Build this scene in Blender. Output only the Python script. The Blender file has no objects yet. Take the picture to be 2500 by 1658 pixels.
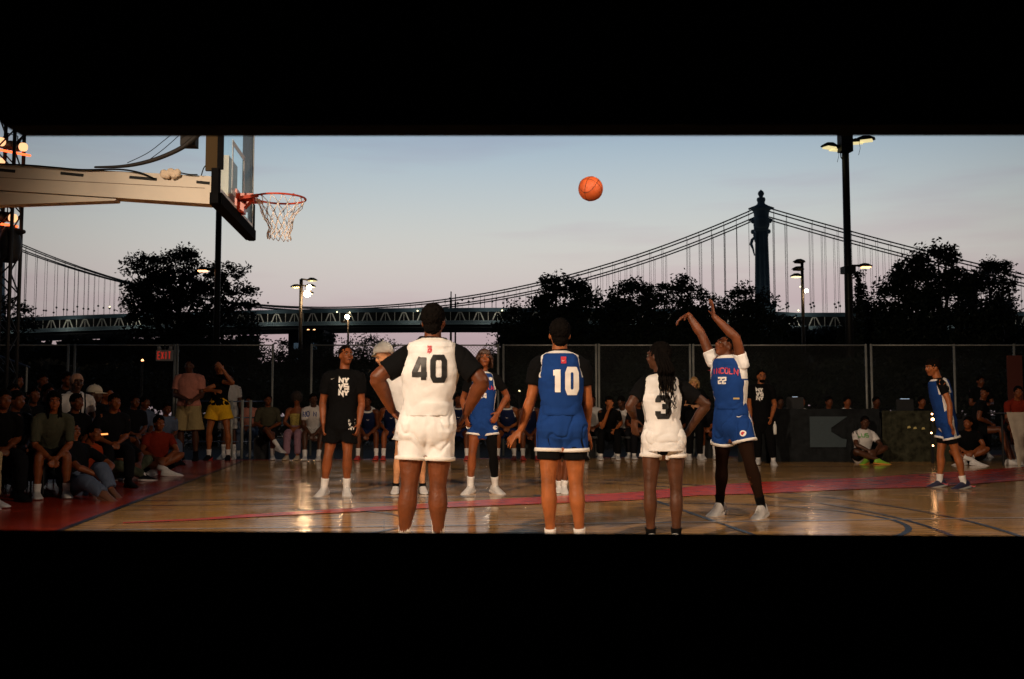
import bpy, bmesh, math, random
import numpy as np
from mathutils import Vector, Matrix, noise
from mathutils.bvhtree import BVHTree
random.seed(7)
SC = bpy.context.scene
COL = SC.collection
R = math.radians
# ------------------------------------------------------------------ camera
FPX, HOR, CH = 2430.0, 993.0, 1.08          # focal length in photo pixels, horizon row, camera height
YAW = R(7.25)
PIT = math.atan((HOR - 829.0) / FPX)
FW = Vector((math.sin(YAW), math.cos(YAW), 0)); RT = Vector((math.cos(YAW), -math.sin(YAW), 0)); UP = Vector((0, 0, 1))
CAM = Vector((0, 0, CH))
AX = FW * math.cos(PIT) + UP * math.sin(PIT); CU = UP * math.cos(PIT) - FW * math.sin(PIT)
cam = bpy.data.objects.new('camera', bpy.data.cameras.new('camera')); COL.objects.link(cam)
cam.location = CAM
cam.rotation_euler = Matrix((RT, CU, -AX)).transposed().to_euler()
cam.data.sensor_width = 36; cam.data.lens = FPX / 2500 * 36
cam.data.clip_start = 0.05; cam.data.clip_end = 6000
cam.data.dof.use_dof = True; cam.data.dof.focus_distance = 9.6; cam.data.dof.aperture_fstop = 9.0
SC.camera = cam
SC.view_settings.view_transform = 'Standard'; SC.view_settings.look = 'None'
SC.view_settings.exposure = 0; SC.view_settings.gamma = 1
SC.view_settings.use_curve_mapping = False
SC.cycles.max_bounces = 6; SC.cycles.glossy_bounces = 3; SC.cycles.transparent_max_bounces = 12
SC.cycles.sample_clamp_indirect = 2.0; SC.cycles.use_denoising = True
# ------------------------------------------------------------------ dusk sky
wd = bpy.data.worlds.new('World'); SC.world = wd; wd.use_nodes = True
nt = wd.node_tree; N = nt.nodes; L = nt.links; N.clear()
out = N.new('ShaderNodeOutputWorld'); bg = N.new('ShaderNodeBackground')
tc = N.new('ShaderNodeTexCoord'); sp = N.new('ShaderNodeSeparateXYZ'); L.new(tc.outputs['Generated'], sp.inputs[0])
ramp = N.new('ShaderNodeValToRGB'); L.new(sp.outputs['Z'], ramp.inputs[0])
cr = ramp.color_ramp; cr.interpolation = 'B_SPLINE'
stops = [(0.0, (.42, .31, .33)), (.05, (.50, .385, .40)), (.085, (.60, .50, .505)), (.12, (.68, .60, .58)), (.155, (.70, .68, .63)), (.20, (.60, .655, .66)),
         (.25, (.455, .575, .67)), (.30, (.29, .42, .56)), (.42, (.10, .15, .22)), (1.0, (.016, .026, .05))]
cr.elements[0].position = stops[0][0]; cr.elements[0].color = (*stops[0][1], 1)
cr.elements[1].position = 1.0; cr.elements[1].color = (*stops[-1][1], 1)
for p, c in stops[1:-1]:
    e = cr.elements.new(p); e.color = (*c, 1)
# the afterglow: brightest beyond the bridge, darker round towards the east behind the camera
dt = N.new('ShaderNodeVectorMath'); dt.operation = 'DOT_PRODUCT'; L.new(tc.outputs['Generated'], dt.inputs[0])
gl = (FW * math.cos(R(2)) + RT * math.sin(R(2))); dt.inputs[1].default_value = (gl.x, gl.y, 0)
mr = N.new('ShaderNodeMapRange'); L.new(dt.outputs['Value'], mr.inputs['Value'])
mr.interpolation_type = 'SMOOTHSTEP'
mr.inputs['From Min'].default_value = -.2; mr.inputs['From Max'].default_value = 1.03
mr.inputs['To Min'].default_value = .065; mr.inputs['To Max'].default_value = 1.0
mx = N.new('ShaderNodeMix'); mx.data_type = 'RGBA'; mx.blend_type = 'MULTIPLY'; mx.inputs[0].default_value = 1
m3 = N.new('ShaderNodeMapRange'); m3.interpolation_type = 'SMOOTHSTEP'; L.new(dt.outputs['Value'], m3.inputs['Value'])
m3.inputs['From Min'].default_value = .80; m3.inputs['From Max'].default_value = .985; m3.inputs['To Min'].default_value = .60; m3.inputs['To Max'].default_value = 1.0
mu = N.new('ShaderNodeMath'); mu.operation = 'MULTIPLY'; L.new(mr.outputs[0], mu.inputs[0]); L.new(m3.outputs[0], mu.inputs[1])
L.new(ramp.outputs[0], mx.inputs[6]); L.new(mu.outputs[0], mx.inputs[7])
# thin dusk cloud streaks
mp = N.new('ShaderNodeMapping'); mp.inputs['Scale'].default_value = (1.6, 1.6, 15); L.new(tc.outputs['Generated'], mp.inputs[0])
nz = N.new('ShaderNodeTexNoise'); nz.inputs['Scale'].default_value = 1.5; nz.inputs['Detail'].default_value = 5; L.new(mp.outputs[0], nz.inputs[0])
mr2 = N.new('ShaderNodeMapRange'); L.new(nz.outputs[0], mr2.inputs['Value'])
mr2.inputs['From Min'].default_value = .47; mr2.inputs['From Max'].default_value = .60; mr2.inputs['To Max'].default_value = .55
cl = N.new('ShaderNodeMix'); cl.data_type = 'RGBA'; L.new(mr2.outputs[0], cl.inputs[0]); L.new(mx.outputs[2], cl.inputs[6])
tint = N.new('ShaderNodeMix'); tint.data_type = 'RGBA'; tint.blend_type = 'MULTIPLY'; tint.inputs[0].default_value = 1
L.new(mx.outputs[2], tint.inputs[6]); tint.inputs[7].default_value = (.90, .78, .85, 1); L.new(tint.outputs[2], cl.inputs[7])
sky = N.new('ShaderNodeTexSky'); sky.sky_type = 'NISHITA'; sky.sun_disc = False
sky.sun_elevation = R(-2); sky.sun_rotation = YAW - R(3)
ad = N.new('ShaderNodeMix'); ad.data_type = 'RGBA'; ad.blend_type = 'ADD'; ad.inputs[0].default_value = .02
L.new(cl.outputs[2], ad.inputs[6]); L.new(sky.outputs[0], ad.inputs[7])
L.new(ad.outputs[2], bg.inputs[0]); bg.inputs[1].default_value = .89; L.new(bg.outputs[0], out.inputs[0])

# ------------------------------------------------------------------ floodlights of the court (warm tungsten, outside the frame)
def W(px, py, dist):
    """point on the ray of photo pixel (px, py) at horizontal distance dist from the camera"""
    d = AX + RT * ((px - 1250) / FPX) + CU * ((829 - py) / FPX)
    return CAM + d * (dist / d.dot(FW))
def G(px, py, z=0.0):
    d = AX + RT * ((px - 1250) / FPX) + CU * ((829 - py) / FPX)
    return CAM + d * ((z - CH) / d.z)
def spot(name, loc, aim, power, col, size=60, blend=.6, rad=.25):
    l = bpy.data.lights.new(name, 'SPOT'); o = bpy.data.objects.new(name, l); COL.objects.link(o)
    l.energy = power; l.color = col; l.spot_size = R(size); l.spot_blend = blend; l.shadow_soft_size = rad
    o.location = loc; o.rotation_euler = (Vector(aim) - Vector(loc)).to_track_quat('-Z', 'Y').to_euler()
    return o
WARM = (1.0, .76, .54)
spot('floodlight_left', (-4.4, 1.0, 4.9), (1.4, 9.5, .9), 4300, WARM, 58, .75, .14)
spot('floodlight_right', (9.0, 1.0, 6.4), (2.2, 9.0, .9), 2000, WARM, 54, .8, .14)
spot('floodlight_far', (2.5, 3.5, 8.0), (4.2, 18.5, .8), 2000, WARM, 62, .8, .3)

# ------------------------------------------------------------------ materials
MATS = {}
def mat(name, col, rough=.6, metal=0, var=0.0, vscale=8, bump=0.0, bscale=120, emit=0, spec=.5, alpha=None, sheen=0):
    if name in MATS: return MATS[name]
    m = bpy.data.materials.new(name); m.use_nodes = True; t = m.node_tree; b = t.nodes['Principled BSDF']
    b.inputs['Base Color'].default_value = (*col, 1); b.inputs['Roughness'].default_value = rough; b.inputs['Metallic'].default_value = metal
    b.inputs['Specular IOR Level'].default_value = spec
    if sheen: b.inputs['Sheen Weight'].default_value = sheen
    if emit:
        b.inputs['Emission Color'].default_value = (*col, 1); b.inputs['Emission Strength'].default_value = emit
    tc = t.nodes.new('ShaderNodeTexCoord')
    if var:
        n = t.nodes.new('ShaderNodeTexNoise'); n.inputs['Scale'].default_value = vscale; n.inputs['Detail'].default_value = 6
        t.links.new(tc.outputs['Object'], n.inputs[0])
        mr = t.nodes.new('ShaderNodeMapRange'); mr.inputs['From Min'].default_value = .3; mr.inputs['From Max'].default_value = .7
        mr.inputs['To Min'].default_value = 1 - var; mr.inputs['To Max'].default_value = 1 + var; t.links.new(n.outputs[0], mr.inputs['Value'])
        v = t.nodes.new('ShaderNodeVectorMath'); v.operation = 'SCALE'; v.inputs[0].default_value = col
        t.links.new(mr.outputs[0], v.inputs['Scale']); t.links.new(v.outputs[0], b.inputs['Base Color'])
    if bump:
        n2 = t.nodes.new('ShaderNodeTexNoise'); n2.inputs['Scale'].default_value = bscale; n2.inputs['Detail'].default_value = 3
        t.links.new(tc.outputs['Object'], n2.inputs[0])
        bp = t.nodes.new('ShaderNodeBump'); bp.inputs['Strength'].default_value = bump; bp.inputs['Distance'].default_value = .01
        t.links.new(n2.outputs[0], bp.inputs['Height']); t.links.new(bp.outputs[0], b.inputs['Normal'])
    MATS[name] = m; return m
def fabric(name, col, var=.10):
    if name in MATS: return MATS[name]
    m = mat(name, col, .9, 0, var, 10, .35, 300, spec=.10); t = m.node_tree; b = t.nodes['Principled BSDF']      # knit grain; broad sharp creases below
    old = [n for n in t.nodes if n.type == 'BUMP'][0]; tc = [n for n in t.nodes if n.type == 'TEX_COORD'][0]
    mp = t.nodes.new('ShaderNodeMapping'); mp.inputs['Scale'].default_value = (1, 1, 1.7); mp.inputs['Rotation'].default_value = (.5, .4, .3); t.links.new(tc.outputs['Object'], mp.inputs[0])
    n = t.nodes.new('ShaderNodeTexNoise'); n.noise_type = 'RIDGED_MULTIFRACTAL'; n.inputs['Scale'].default_value = 3.6; n.inputs['Detail'].default_value = 2.2; n.inputs['Distortion'].default_value = .7
    t.links.new(mp.outputs[0], n.inputs[0]); bp = t.nodes.new('ShaderNodeBump'); bp.inputs['Strength'].default_value = .55; bp.inputs['Distance'].default_value = .018
    t.links.new(n.outputs[0], bp.inputs['Height']); t.links.new(bp.outputs[0], old.inputs['Normal']); return m
def skin(name, col):
    return mat(name, col, .5, 0, .30, 9, .3, 60, spec=.4)
SK = {'dark': skin('skin_dark_brown', (.125, .034, .010)), 'deep': skin('skin_deep_brown', (.070, .024, .010)), 'brown': skin('skin_brown', (.22, .060, .017)),
      'tan': skin('skin_tan', (.29, .088, .025)), 'light': skin('skin_light', (.58, .27, .13))}
WHITE = fabric('white_jersey_cloth', (.79, .78, .78)); BLUE = fabric('royal_blue_jersey_cloth', (.010, .043, .190)); BLACK = fabric('black_cloth', (.0035, .0035, .004))
NAVY = fabric('navy_jersey_cloth', (.012, .02, .07)); SOCKW = fabric('white_sock_knit', (.75, .72, .70)); SHOEW = mat('white_shoe_leather', (.66, .64, .63), .45, 0, .1, 30)
TRIMW = fabric('white_trim', (.76, .72, .68)); HAIRB = mat('black_hair', (.004, .003, .0026), .85, 0, .4, 40, .8, 60, spec=.05); PRINTK = mat('black_number_print', (.008, .008, .009), .5)
PRINTW = mat('white_number_print', (.78, .74, .70), .5); PRINTR = mat('red_print', (.52, .03, .05), .5)
RUBK = mat('black_rubber', (.006, .006, .006), .8, spec=.1); METD = mat('dark_painted_metal', (.009, .010, .012), .6, .1, .2, 5); GALV = mat('galvanised_steel', (.30, .30, .27), .5, .2, .25, 3)

# ------------------------------------------------------------------ mesh tools
class MB:
    def __init__(s): s.v = []; s.f = []; s.m = []; s.mats = []
    def mi(s, m):
        if m not in s.mats: s.mats.append(m)
        return s.mats.index(m)
    def add(s, vs, fs, m=None):
        o = len(s.v); s.v += [tuple(v) for v in vs]; s.f += [tuple(i + o for i in f) for f in fs]
        s.m += [0 if m is None else s.mi(m)] * len(fs)
    def box(s, c, d, rot=None, m=None):
        c = Vector(c); r = rot or Matrix.Identity(3); d = Vector(d) / 2
        vs = [c + r @ Vector((x * d.x, y * d.y, z * d.z)) for x, y, z in ((-1,-1,-1),(1,-1,-1),(1,1,-1),(-1,1,-1),(-1,-1,1),(1,-1,1),(1,1,1),(-1,1,1))]
        s.add(vs, [(0,3,2,1),(4,5,6,7),(0,1,5,4),(1,2,6,5),(2,3,7,6),(3,0,4,7)], m)
    def beam(s, a, b, w, h, m=None, up=UP):
        a = Vector(a); b = Vector(b); z = (b - a); l = z.length
        if l < 1e-6: return
        z /= l; x = z.cross(up)
        if x.length < 1e-3: x = z.cross(Vector((1, 0, 0)))
        x.normalize(); y = x.cross(z)
        s.box((a + b) / 2, (w, h, l), Matrix((x, y, z)).transposed(), m)
    def tube(s, pts, rad, n=10, side=None, caps=True, m=None, sub=0):
        P = [Vector(p) for p in pts]; Rr = [r if isinstance(r, tuple) else (r, r) for r in rad]
        if sub: P, Rr = smooth(P, Rr, sub)
        T = []
        for i in range(len(P)):
            t = (P[min(i + 1, len(P) - 1)] - P[max(i - 1, 0)])
            T.append(t.normalized() if t.length > 1e-9 else Vector((0, 0, 1)))
        x = Vector(side) if side is not None else T[0].orthogonal()
        rings = []
        if caps:
            a0, b0 = Rr[0]; a1, b1 = Rr[-1]
            rings.append((P[0] - T[0] * (min(a0, b0) * .6), (a0 * .7, b0 * .7), T[0]))
        rings += [(P[i], Rr[i], T[i]) for i in range(len(P))]
        if caps: rings.append((P[-1] + T[-1] * (min(a1, b1) * .6), (a1 * .7, b1 * .7), T[-1]))
        vs = []
        for p, (a, b), t in rings:
            x = (x - t * x.dot(t))
            x = x.normalized() if x.length > 1e-6 else t.orthogonal().normalized()
            y = t.cross(x)
            for k in range(n):
                c = 2 * math.pi * k / n; vs.append(p + x * (a * math.cos(c)) + y * (b * math.sin(c)))
        fs = []
        for i in range(len(rings) - 1):
            for k in range(n): fs.append((i * n + k, i * n + (k + 1) % n, (i + 1) * n + (k + 1) % n, (i + 1) * n + k))
        fs.append(tuple(range(n))[::-1]); o = (len(rings) - 1) * n; fs.append(tuple(o + k for k in range(n)))
        s.add(vs, fs, m)
    def ball(s, c, r, ax=None, n=12, m=None):
        c = Vector(c); r = (r, r, r) if not isinstance(r, tuple) else r
        A = ax or (Vector((1,0,0)), Vector((0,1,0)), Vector((0,0,1)))
        vs = []; h = n // 2
        for i in range(1, h):
            t = math.pi * i / h
            for k in range(n):
                p = 2 * math.pi * k / n
                vs.append(c + A[0] * (r[0] * math.sin(t) * math.cos(p)) + A[1] * (r[1] * math.sin(t) * math.sin(p)) + A[2] * (r[2] * math.cos(t)))
        vs.append(c + A[2] * r[2]); vs.append(c - A[2] * r[2]); top = len(vs) - 2; bot = top + 1
        fs = []
        for i in range(h - 2):
            for k in range(n): fs.append((i * n + k, (i + 1) * n + k, (i + 1) * n + (k + 1) % n, i * n + (k + 1) % n))
        for k in range(n):
            fs.append((top, k, (k + 1) % n)); o = (h - 2) * n; fs.append((bot, o + (k + 1) % n, o + k))
        s.add(vs, fs, m)
    def cyl(s, a, b, r, n=12, m=None, r2=None):
        a = Vector(a); b = Vector(b); s.tube([a, b], [r, r if r2 is None else r2], n, caps=False, m=m)
    def mesh(s, name, m=None, smoothit=False):
        me = bpy.data.meshes.new(name); me.from_pydata(s.v, [], s.f)
        if m: me.materials.append(m)
        else:
            for q in s.mats: me.materials.append(q)
            me.polygons.foreach_set('material_index', s.m)
        if smoothit: me.shade_smooth()
        me.update(); return me
    def build(s, name, m=None, parent=None, smoothit=False, loc=None):
        return obj(name, s.mesh(name, m, smoothit), parent, loc)
def smooth(P, Rr, sub):
    oP = []; oR = []; n = len(P)
    for i in range(n - 1):
        p0, p1, p2, p3 = P[max(i-1,0)], P[i], P[i+1], P[min(i+2,n-1)]
        r0, r1, r2, r3 = Rr[max(i-1,0)], Rr[i], Rr[i+1], Rr[min(i+2,n-1)]
        for k in range(sub):
            t = k / sub; t2 = t*t; t3 = t2*t
            c = (-.5*t3+t2-.5*t, 1.5*t3-2.5*t2+1, -1.5*t3+2*t2+.5*t, .5*t3-.5*t2)
            oP.append(p0*c[0]+p1*c[1]+p2*c[2]+p3*c[3])
            oR.append(tuple(max(.002, r0[j]*c[0]+r1[j]*c[1]+r2[j]*c[2]+r3[j]*c[3]) for j in (0, 1)))
    oP.append(P[-1]); oR.append(Rr[-1]); return oP, oR
def obj(name, me, parent=None, loc=None):
    o = bpy.data.objects.new(name, me); COL.objects.link(o)
    if parent: o.parent = parent
    if loc is not None: o.location = loc
    return o
def empty(name, loc=(0, 0, 0)):
    o = bpy.data.objects.new(name, None); COL.objects.link(o); o.location = loc; o.empty_display_size = .1; return o
def tag(o, label=None, cat=None, group=None, kind=None):
    if label: o['label'] = label
    if cat: o['category'] = cat
    if group: o['group'] = group
    if kind: o['kind'] = kind
    return o
def copy_tree(o, parent=None):
    c = o.copy(); COL.objects.link(c)
    if parent: c.parent = parent
    for ch in list(o.children): copy_tree(ch, c)
    return c
def voxel(mb, name, size, m, parent, sm=5, disp=0.0, dscale=9.0, dstretch=(1, 1, 1), seed=0):
    """fuse the overlapping volumes of mb into one continuous skin"""
    me = mb.mesh('tmp'); t = bpy.data.objects.new('tmp', me); COL.objects.link(t)
    md = t.modifiers.new('r', 'REMESH'); md.mode = 'VOXEL'; md.voxel_size = size; md.use_smooth_shade = True
    s2 = t.modifiers.new('s', 'SMOOTH'); s2.factor = .5; s2.iterations = sm
    dg = bpy.context.evaluated_depsgraph_get()
    nm = bpy.data.meshes.new_from_object(t.evaluated_get(dg), depsgraph=dg)
    bpy.data.objects.remove(t); bpy.data.meshes.remove(me)
    nm.name = name; nm.materials.clear(); nm.materials.append(m)
    if disp:
        n = len(nm.vertices); co = np.empty(n*3, 'f'); no = np.empty(n*3, 'f')
        nm.vertices.foreach_get('co', co); nm.vertices.foreach_get('normal', no); co = co.reshape(-1, 3); no = no.reshape(-1, 3)
        off = Vector((seed * 3.7, seed * 1.3, seed * 2.1)); d = np.empty(n, 'f'); S = dscale
        for i in range(n):
            x, y, z = co[i]
            p = Vector((x * S * dstretch[0], y * S * dstretch[1], z * S * dstretch[2])) + off
            a = noise.noise(p); d[i] = (-1.1 * math.exp(-(a / .085) ** 2) + .45 * noise.noise(p * .8)) if disp > .003 and dscale < 10 else (1 - abs(a) * 2.6) * .6 + noise.noise(p * 2.3) * .4
        co = co + no * (d * disp)[:, None]; nm.vertices.foreach_set('co', co.ravel()); nm.update()
    nm.shade_smooth()
    return obj(name, nm, parent)
# ------------------------------------------------------------------ writing
GL = {
 '0': [('c', [(0,.16),(.16,0),(.84,0),(1,.16),(1,.84),(.84,1),(.16,1),(0,.84)])],
 '1': [('o', [(.1,.86),(.62,.86),(.62,0)]), ('o', [(.62,.86),(.62,1.0)])],
 '4': [('o', [(1.12,.24),(0,.24),(.0,.34),(.56,1)]), ('o', [(.82,1),(.82,0)])],
 '3': [('o', [(0,.76),(0,.88),(.12,1),(.88,1),(1,.88),(1,.60),(.9,.53),(.4,.53)]), ('o', [(.9,.51),(1,.42),(1,.12),(.88,0),(.12,0),(0,.12),(0,.28)])],
 '2': [('o', [(0,.78),(0,1),(1,1),(1,.56),(0,.40),(0,0),(1.05,0)])],
 'N': [('o', [(0,0),(0,1),(1,0),(1,1)])], 'Y': [('o', [(0,1),(.5,.45),(.5,0)]), ('o', [(.52,.47),(1.05,1)])], 'V': [('o', [(0,1),(.42,0),(.9,1)])],
 'S': [('o', [(1,1),(0,1),(0,.52),(1,.48),(1,0),(-.05,0)])], 'E': [('o', [(1,1),(0,1),(0,0),(1,0)]), ('o', [(.1,.5),(.9,.5)])],
 'X': [('o', [(0,0),(1,1)]), ('o', [(0,1),(.43,.55)]), ('o', [(.57,.45),(1,0)])], 'I': [('o', [(.5,0),(.5,1)])], 'T': [('o', [(0,1),(1,1)]), ('o', [(.5,.9),(.5,0)])],
 'C': [('o', [(1,.8),(.8,1),(.2,1),(0,.8),(0,.2),(.2,0),(.8,0),(1,.2)])], 'O': [('c', [(0,.2),(.2,0),(.8,0),(1,.2),(1,.8),(.8,1),(.2,1),(0,.8)])],
 'L': [('o', [(0,1),(0,0),(1,0)])], 'A': [('o', [(0,0),(.5,1),(1,0)]), ('o', [(.25,.35),(.75,.35)])], 'U': [('o', [(0,1),(0,.15),(.15,0),(.85,0),(1,.15),(1,1)])],
 'R': [('o', [(0,0),(0,1),(1,1),(1,.5),(.1,.5)]), ('o', [(.5,.4),(1,0)])], 'D': [('c', [(0,0),(.8,0),(1,.2),(1,.8),(.8,1),(0,1)])], 'K': [('o', [(0,0),(0,1)]), ('o', [(1,1),(.2,.5),(1,0)])],
}
def stroke(pts, w, closed, step=.02):
    """mitred ribbon along pts (2-D, metres) -> verts, quads"""
    P = [Vector(p) for p in pts]; n = len(P); V = []
    for i in range(n):
        a = P[i] - P[i-1] if (i > 0 or closed) else P[1] - P[0]
        b = P[(i+1) % n] - P[i] if (i < n-1 or closed) else P[n-1] - P[n-2]
        a.normalize(); b.normalize(); na = Vector((-a.y, a.x)); nb = Vector((-b.y, b.x)); m = na + nb
        if m.length < 1e-3: m = na.copy()
        m.normalize(); ww = w[i] if isinstance(w, (list, tuple)) else w
        k = min(ww / 2 / max(.35, m.dot(na)), ww * 1.2)
        V.append((P[i] - m * k, P[i] + m * k))
    vs = []; fs = []
    for i in range(n if closed else n - 1):
        A = V[i]; B = V[(i+1) % n]; c = max(1, int((P[(i+1) % n] - P[i]).length / step)); base = len(vs)
        for q in range(c + 1):
            t = q / c
            l = A[0].lerp(B[0], t); r = A[1].lerp(B[1], t)
            vs += [l, l.lerp(r, .5), r]
        for q in range(c):
            o = base + q * 3; fs += [(o, o+3, o+4, o+1), (o+1, o+4, o+5, o+2)]
    return vs, fs
def text2d(txt, h, cw, gap, sw, arc=0.0, step=.02):
    vs = []; fs = []; tw = sum((.0 if c in '1I' else 0) + cw + gap for c in txt) - gap; x = -tw / 2
    for ch in txt:
        for kind, pts in GL.get(ch, []):
            pp = [(x + p[0] * cw, (p[1] - .5) * h) for p in pts]
            v, f = stroke(pp, sw, kind == 'c', step); o = len(vs)
            vs += [Vector((q.x, q.y - arc * q.x * q.x)) for q in v]; fs += [tuple(i + o for i in ff) for ff in f]
        x += cw + gap
    return vs, fs
def decal(name, vf, origin, rx, uy, target, m, parent, off=.004):
    """flat print laid onto the cloth below it. target: BVH or None"""
    vs, fs = vf; n = rx.cross(uy).normalized(); out = []; last = None
    for q in vs:
        p = origin + rx * q.x + uy * q.y
        if target:
            h = target.ray_cast(p + n * .5, -n, 1.2)
            if h[0] is not None: last = (h[0] - p).dot(n)
            if last is not None: p = p + n * last
        out.append(p + n * off)
    mb = MB(); mb.add(out, fs); return mb.build(name, m, parent, True)
def bvh(o):
    me = o.data; return BVHTree.FromPolygons([v.co.copy() for v in me.vertices], [tuple(p.vertices) for p in me.polygons])
# ------------------------------------------------------------------ people
SECT = [(-.22, .085, .085), (-.08, .158, .118), (.08, .168, .120), (.30, .140, .102), (.52, .153, .113), (.72, .172, .120), (.86, .165, .104), (.95, .115, .082), (1.02, .060, .060)]
def trunk(mb, pel, nek, lat, k, bw, bd, infl=0., t0=-1, t1=2, bend=0., n=20, belly=0.):
    up = nek - pel; T = up.length; u = up / T; f = lat.cross(u).normalized() * -1
    pts = []; rad = []
    for t, a, b in SECT:
        if t < t0 or t > t1: continue
        pts.append(pel + up * t + f * (bend * math.sin(max(0, min(1, t)) * math.pi) + belly * math.exp(-((t - .3) / .25) ** 2)))
        rad.append((a * k * bw + infl, b * k * bd + infl + (belly * .5 if t < .6 else 0)))
    mb.tube(pts, rad, n, side=lat, sub=3)
def hand(mb, wr, d, nrm, k, curl=.35, spread=.1, thumb=1, fr=.0088):
    d = d.normalized(); nrm = (nrm - d * nrm.dot(d)).normalized(); sd = d.cross(nrm)
    mb.tube([wr - d * .01, wr + d * .035 * k, wr + d * .085 * k], [(.026 * k, .019 * k), (.036 * k, .017 * k), (.038 * k, .014 * k)], 10, side=sd)
    for i, ln in enumerate((.072, .082, .077, .060)):
        o = (-1.5 + i) * .0205 * k * thumb; b = wr + d * .088 * k + sd * o
        dr = (d + sd * ((-1.5 + i) * spread * thumb)).normalized(); pts = [b - dr * .02]; p = b.copy(); a = curl * .5
        for j, fr_ in enumerate((.45, .32, .25)):
            dd = dr * math.cos(a) + nrm * math.sin(a); pts.append(p.copy()); p = p + dd * ln * k * fr_; a += curl
        pts.append(p); mb.tube(pts, [fr * k] * 3 + [fr * .9 * k, fr * .75 * k], 7)
    tb = wr + d * .02 * k - sd * .028 * k * thumb
    td = (d * .7 - sd * .55 * thumb + nrm * .35).normalized()
    mb.tube([tb, tb + td * .035 * k, tb + td * .035 * k + (td + nrm * .3 + d * .3).normalized() * .035 * k], [.0125 * k, .011 * k, .009 * k], 7)
def leg_pts(h, kn, an, f, k, bl):
    return ([h, h.lerp(kn, .3), h.lerp(kn, .7), kn, kn.lerp(an, .30) - f * .012 * k, kn.lerp(an, .62) - f * .006 * k, an],
            [.090 * bl * k, .085 * bl * k, .064 * bl * k, .0525 * bl ** .8 * k, .0595 * bl ** .9 * k, .042 * bl ** .6 * k, .034 * k])
def shoe(parent, an, d, k, mu, ms, zg, tongue=None, high=.10):
    """trainer: lofted upper, rubber sole, laces; an = ankle joint, d = pointing direction, zg = height of the ground below"""
    d = Vector((d.x, d.y, d.z * .6)).normalized(); s = d.cross(UP).normalized(); u = s.cross(d).normalized(); o = Vector((an.x, an.y, zg)) - d * .01
    prof = [(-.080, .020, .050), (-.070, .030, .085), (-.045, .036, high), (.0, .038, high + .01), (.035, .040, high - .012), (.075, .043, .073), (.12, .048, .056), (.165, .046, .045), (.20, .034, .034), (.215, .018, .024)]
    prof = [(a * k * 1.10, b * k * 1.10, c * k * 1.06) for a, b, c in prof]
    n = 12; mb = MB(); vs = []; fs = []
    for x, w, h in prof:
        for j in range(n + 1):
            a = math.pi * j / n; ca, sa = math.cos(a), math.sin(a)
            vs.append(o + d * x + s * (w * math.copysign(abs(ca) ** .7, ca)) + u * (.018 * k + (h - .018 * k) * sa ** .75))
    m = n + 1
    for i in range(len(prof) - 1):
        for j in range(n): fs.append((i*m+j, i*m+j+1, (i+1)*m+j+1, (i+1)*m+j))
        fs.append((i*m+n, i*m, (i+1)*m, (i+1)*m+n))
    fs.append(tuple(range(m))[::-1]); fs.append(tuple((len(prof)-1)*m + j for j in range(m)))
    mb.add(vs, fs); up = mb.build('shoe', mu, parent, True)
    sm = MB(); vs = []
    for x, w, h in prof:
        w2 = w + .006 * k; x2 = x * 1.03; z1 = .003 + (.010 * k if x > .19 * k else 0)
        vs += [o + d * x2 - s * w2 + u * z1, o + d * x2 + s * w2 + u * z1, o + d * x2 + s * (w2 + .002) + u * .026 * k, o + d * x2 - s * (w2 + .002) + u * .026 * k]
    fs = []
    for i in range(len(prof) - 1):
        for j in range(4): fs.append((i*4+j, i*4+(j+1)%4, (i+1)*4+(j+1)%4, (i+1)*4+j))
    fs += [(3,2,1,0), tuple((len(prof)-1)*4 + j for j in range(4))]
    sm.add(vs, fs); sm.build('sole', ms, up)
    if tongue is not None:
        lc = MB()
        for q in range(5):
            x = (.035 + q * .017) * k; z = (high - .008 - q * .0115) * k
            lc.tube([o + d * x - s * .024 * k + u * (z - .012 * k), o + d * x + u * (z + .004 * k), o + d * x + s * .024 * k + u * (z - .012 * k)], [.0035] * 3, 5)
        lc.build('laces', tongue, up)
def head(mb, c, hf, k, jaw=1.0, hk=1.0):
    hf = hf.normalized(); hr = hf.cross(UP).normalized(); hu = hr.cross(hf).normalized(); q = k * hk; A = (hr, hf, hu)
    mb.ball(c + hu * .018 * q - hf * .012 * q, (.074 * q, .094 * q, .094 * q), A, 18)
    mb.ball(c - hu * .035 * q + hf * .022 * q, (.058 * q * jaw, .066 * q, .078 * q), A, 16)
    mb.ball(c + hf * .055 * q - hu * .088 * q, (.026 * q, .026 * q, .020 * q), A, 10)
    mb.tube([c + hf * .078 * q + hu * .018 * q, c + hf * .102 * q - hu * .022 * q], [.009 * q, .016 * q], 8)
    mb.ball(c + hf * .090 * q - hu * .026 * q, (.021 * q, .013 * q, .010 * q), A, 8)
    mb.ball(c + hf * .080 * q - hu * .057 * q, (.025 * q, .012 * q, .011 * q), A, 8)
    mb.tube([c + hf * .076 * q + hu * .026 * q - hr * .05 * q, c + hf * .088 * q + hu * .028 * q, c + hf * .076 * q + hu * .026 * q + hr * .05 * q], [.010 * q] * 3, 8)
    for sg in (-1, 1):
        mb.ball(c + hr * sg * .075 * q - hf * .008 * q - hu * .012 * q, (.010 * q, .018 * q, .030 * q), A, 10)
        mb.ball(c + hr * sg * .038 * q + hf * .066 * q - hu * .030 * q, (.022 * q, .02 * q, .024 * q), A, 10)
    return hr, hf, hu
DARKEYE = mat('eye_dark', (.01, .007, .005), .15); EYEW = mat('eye_white', (.22, .19, .17), .4)
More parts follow.
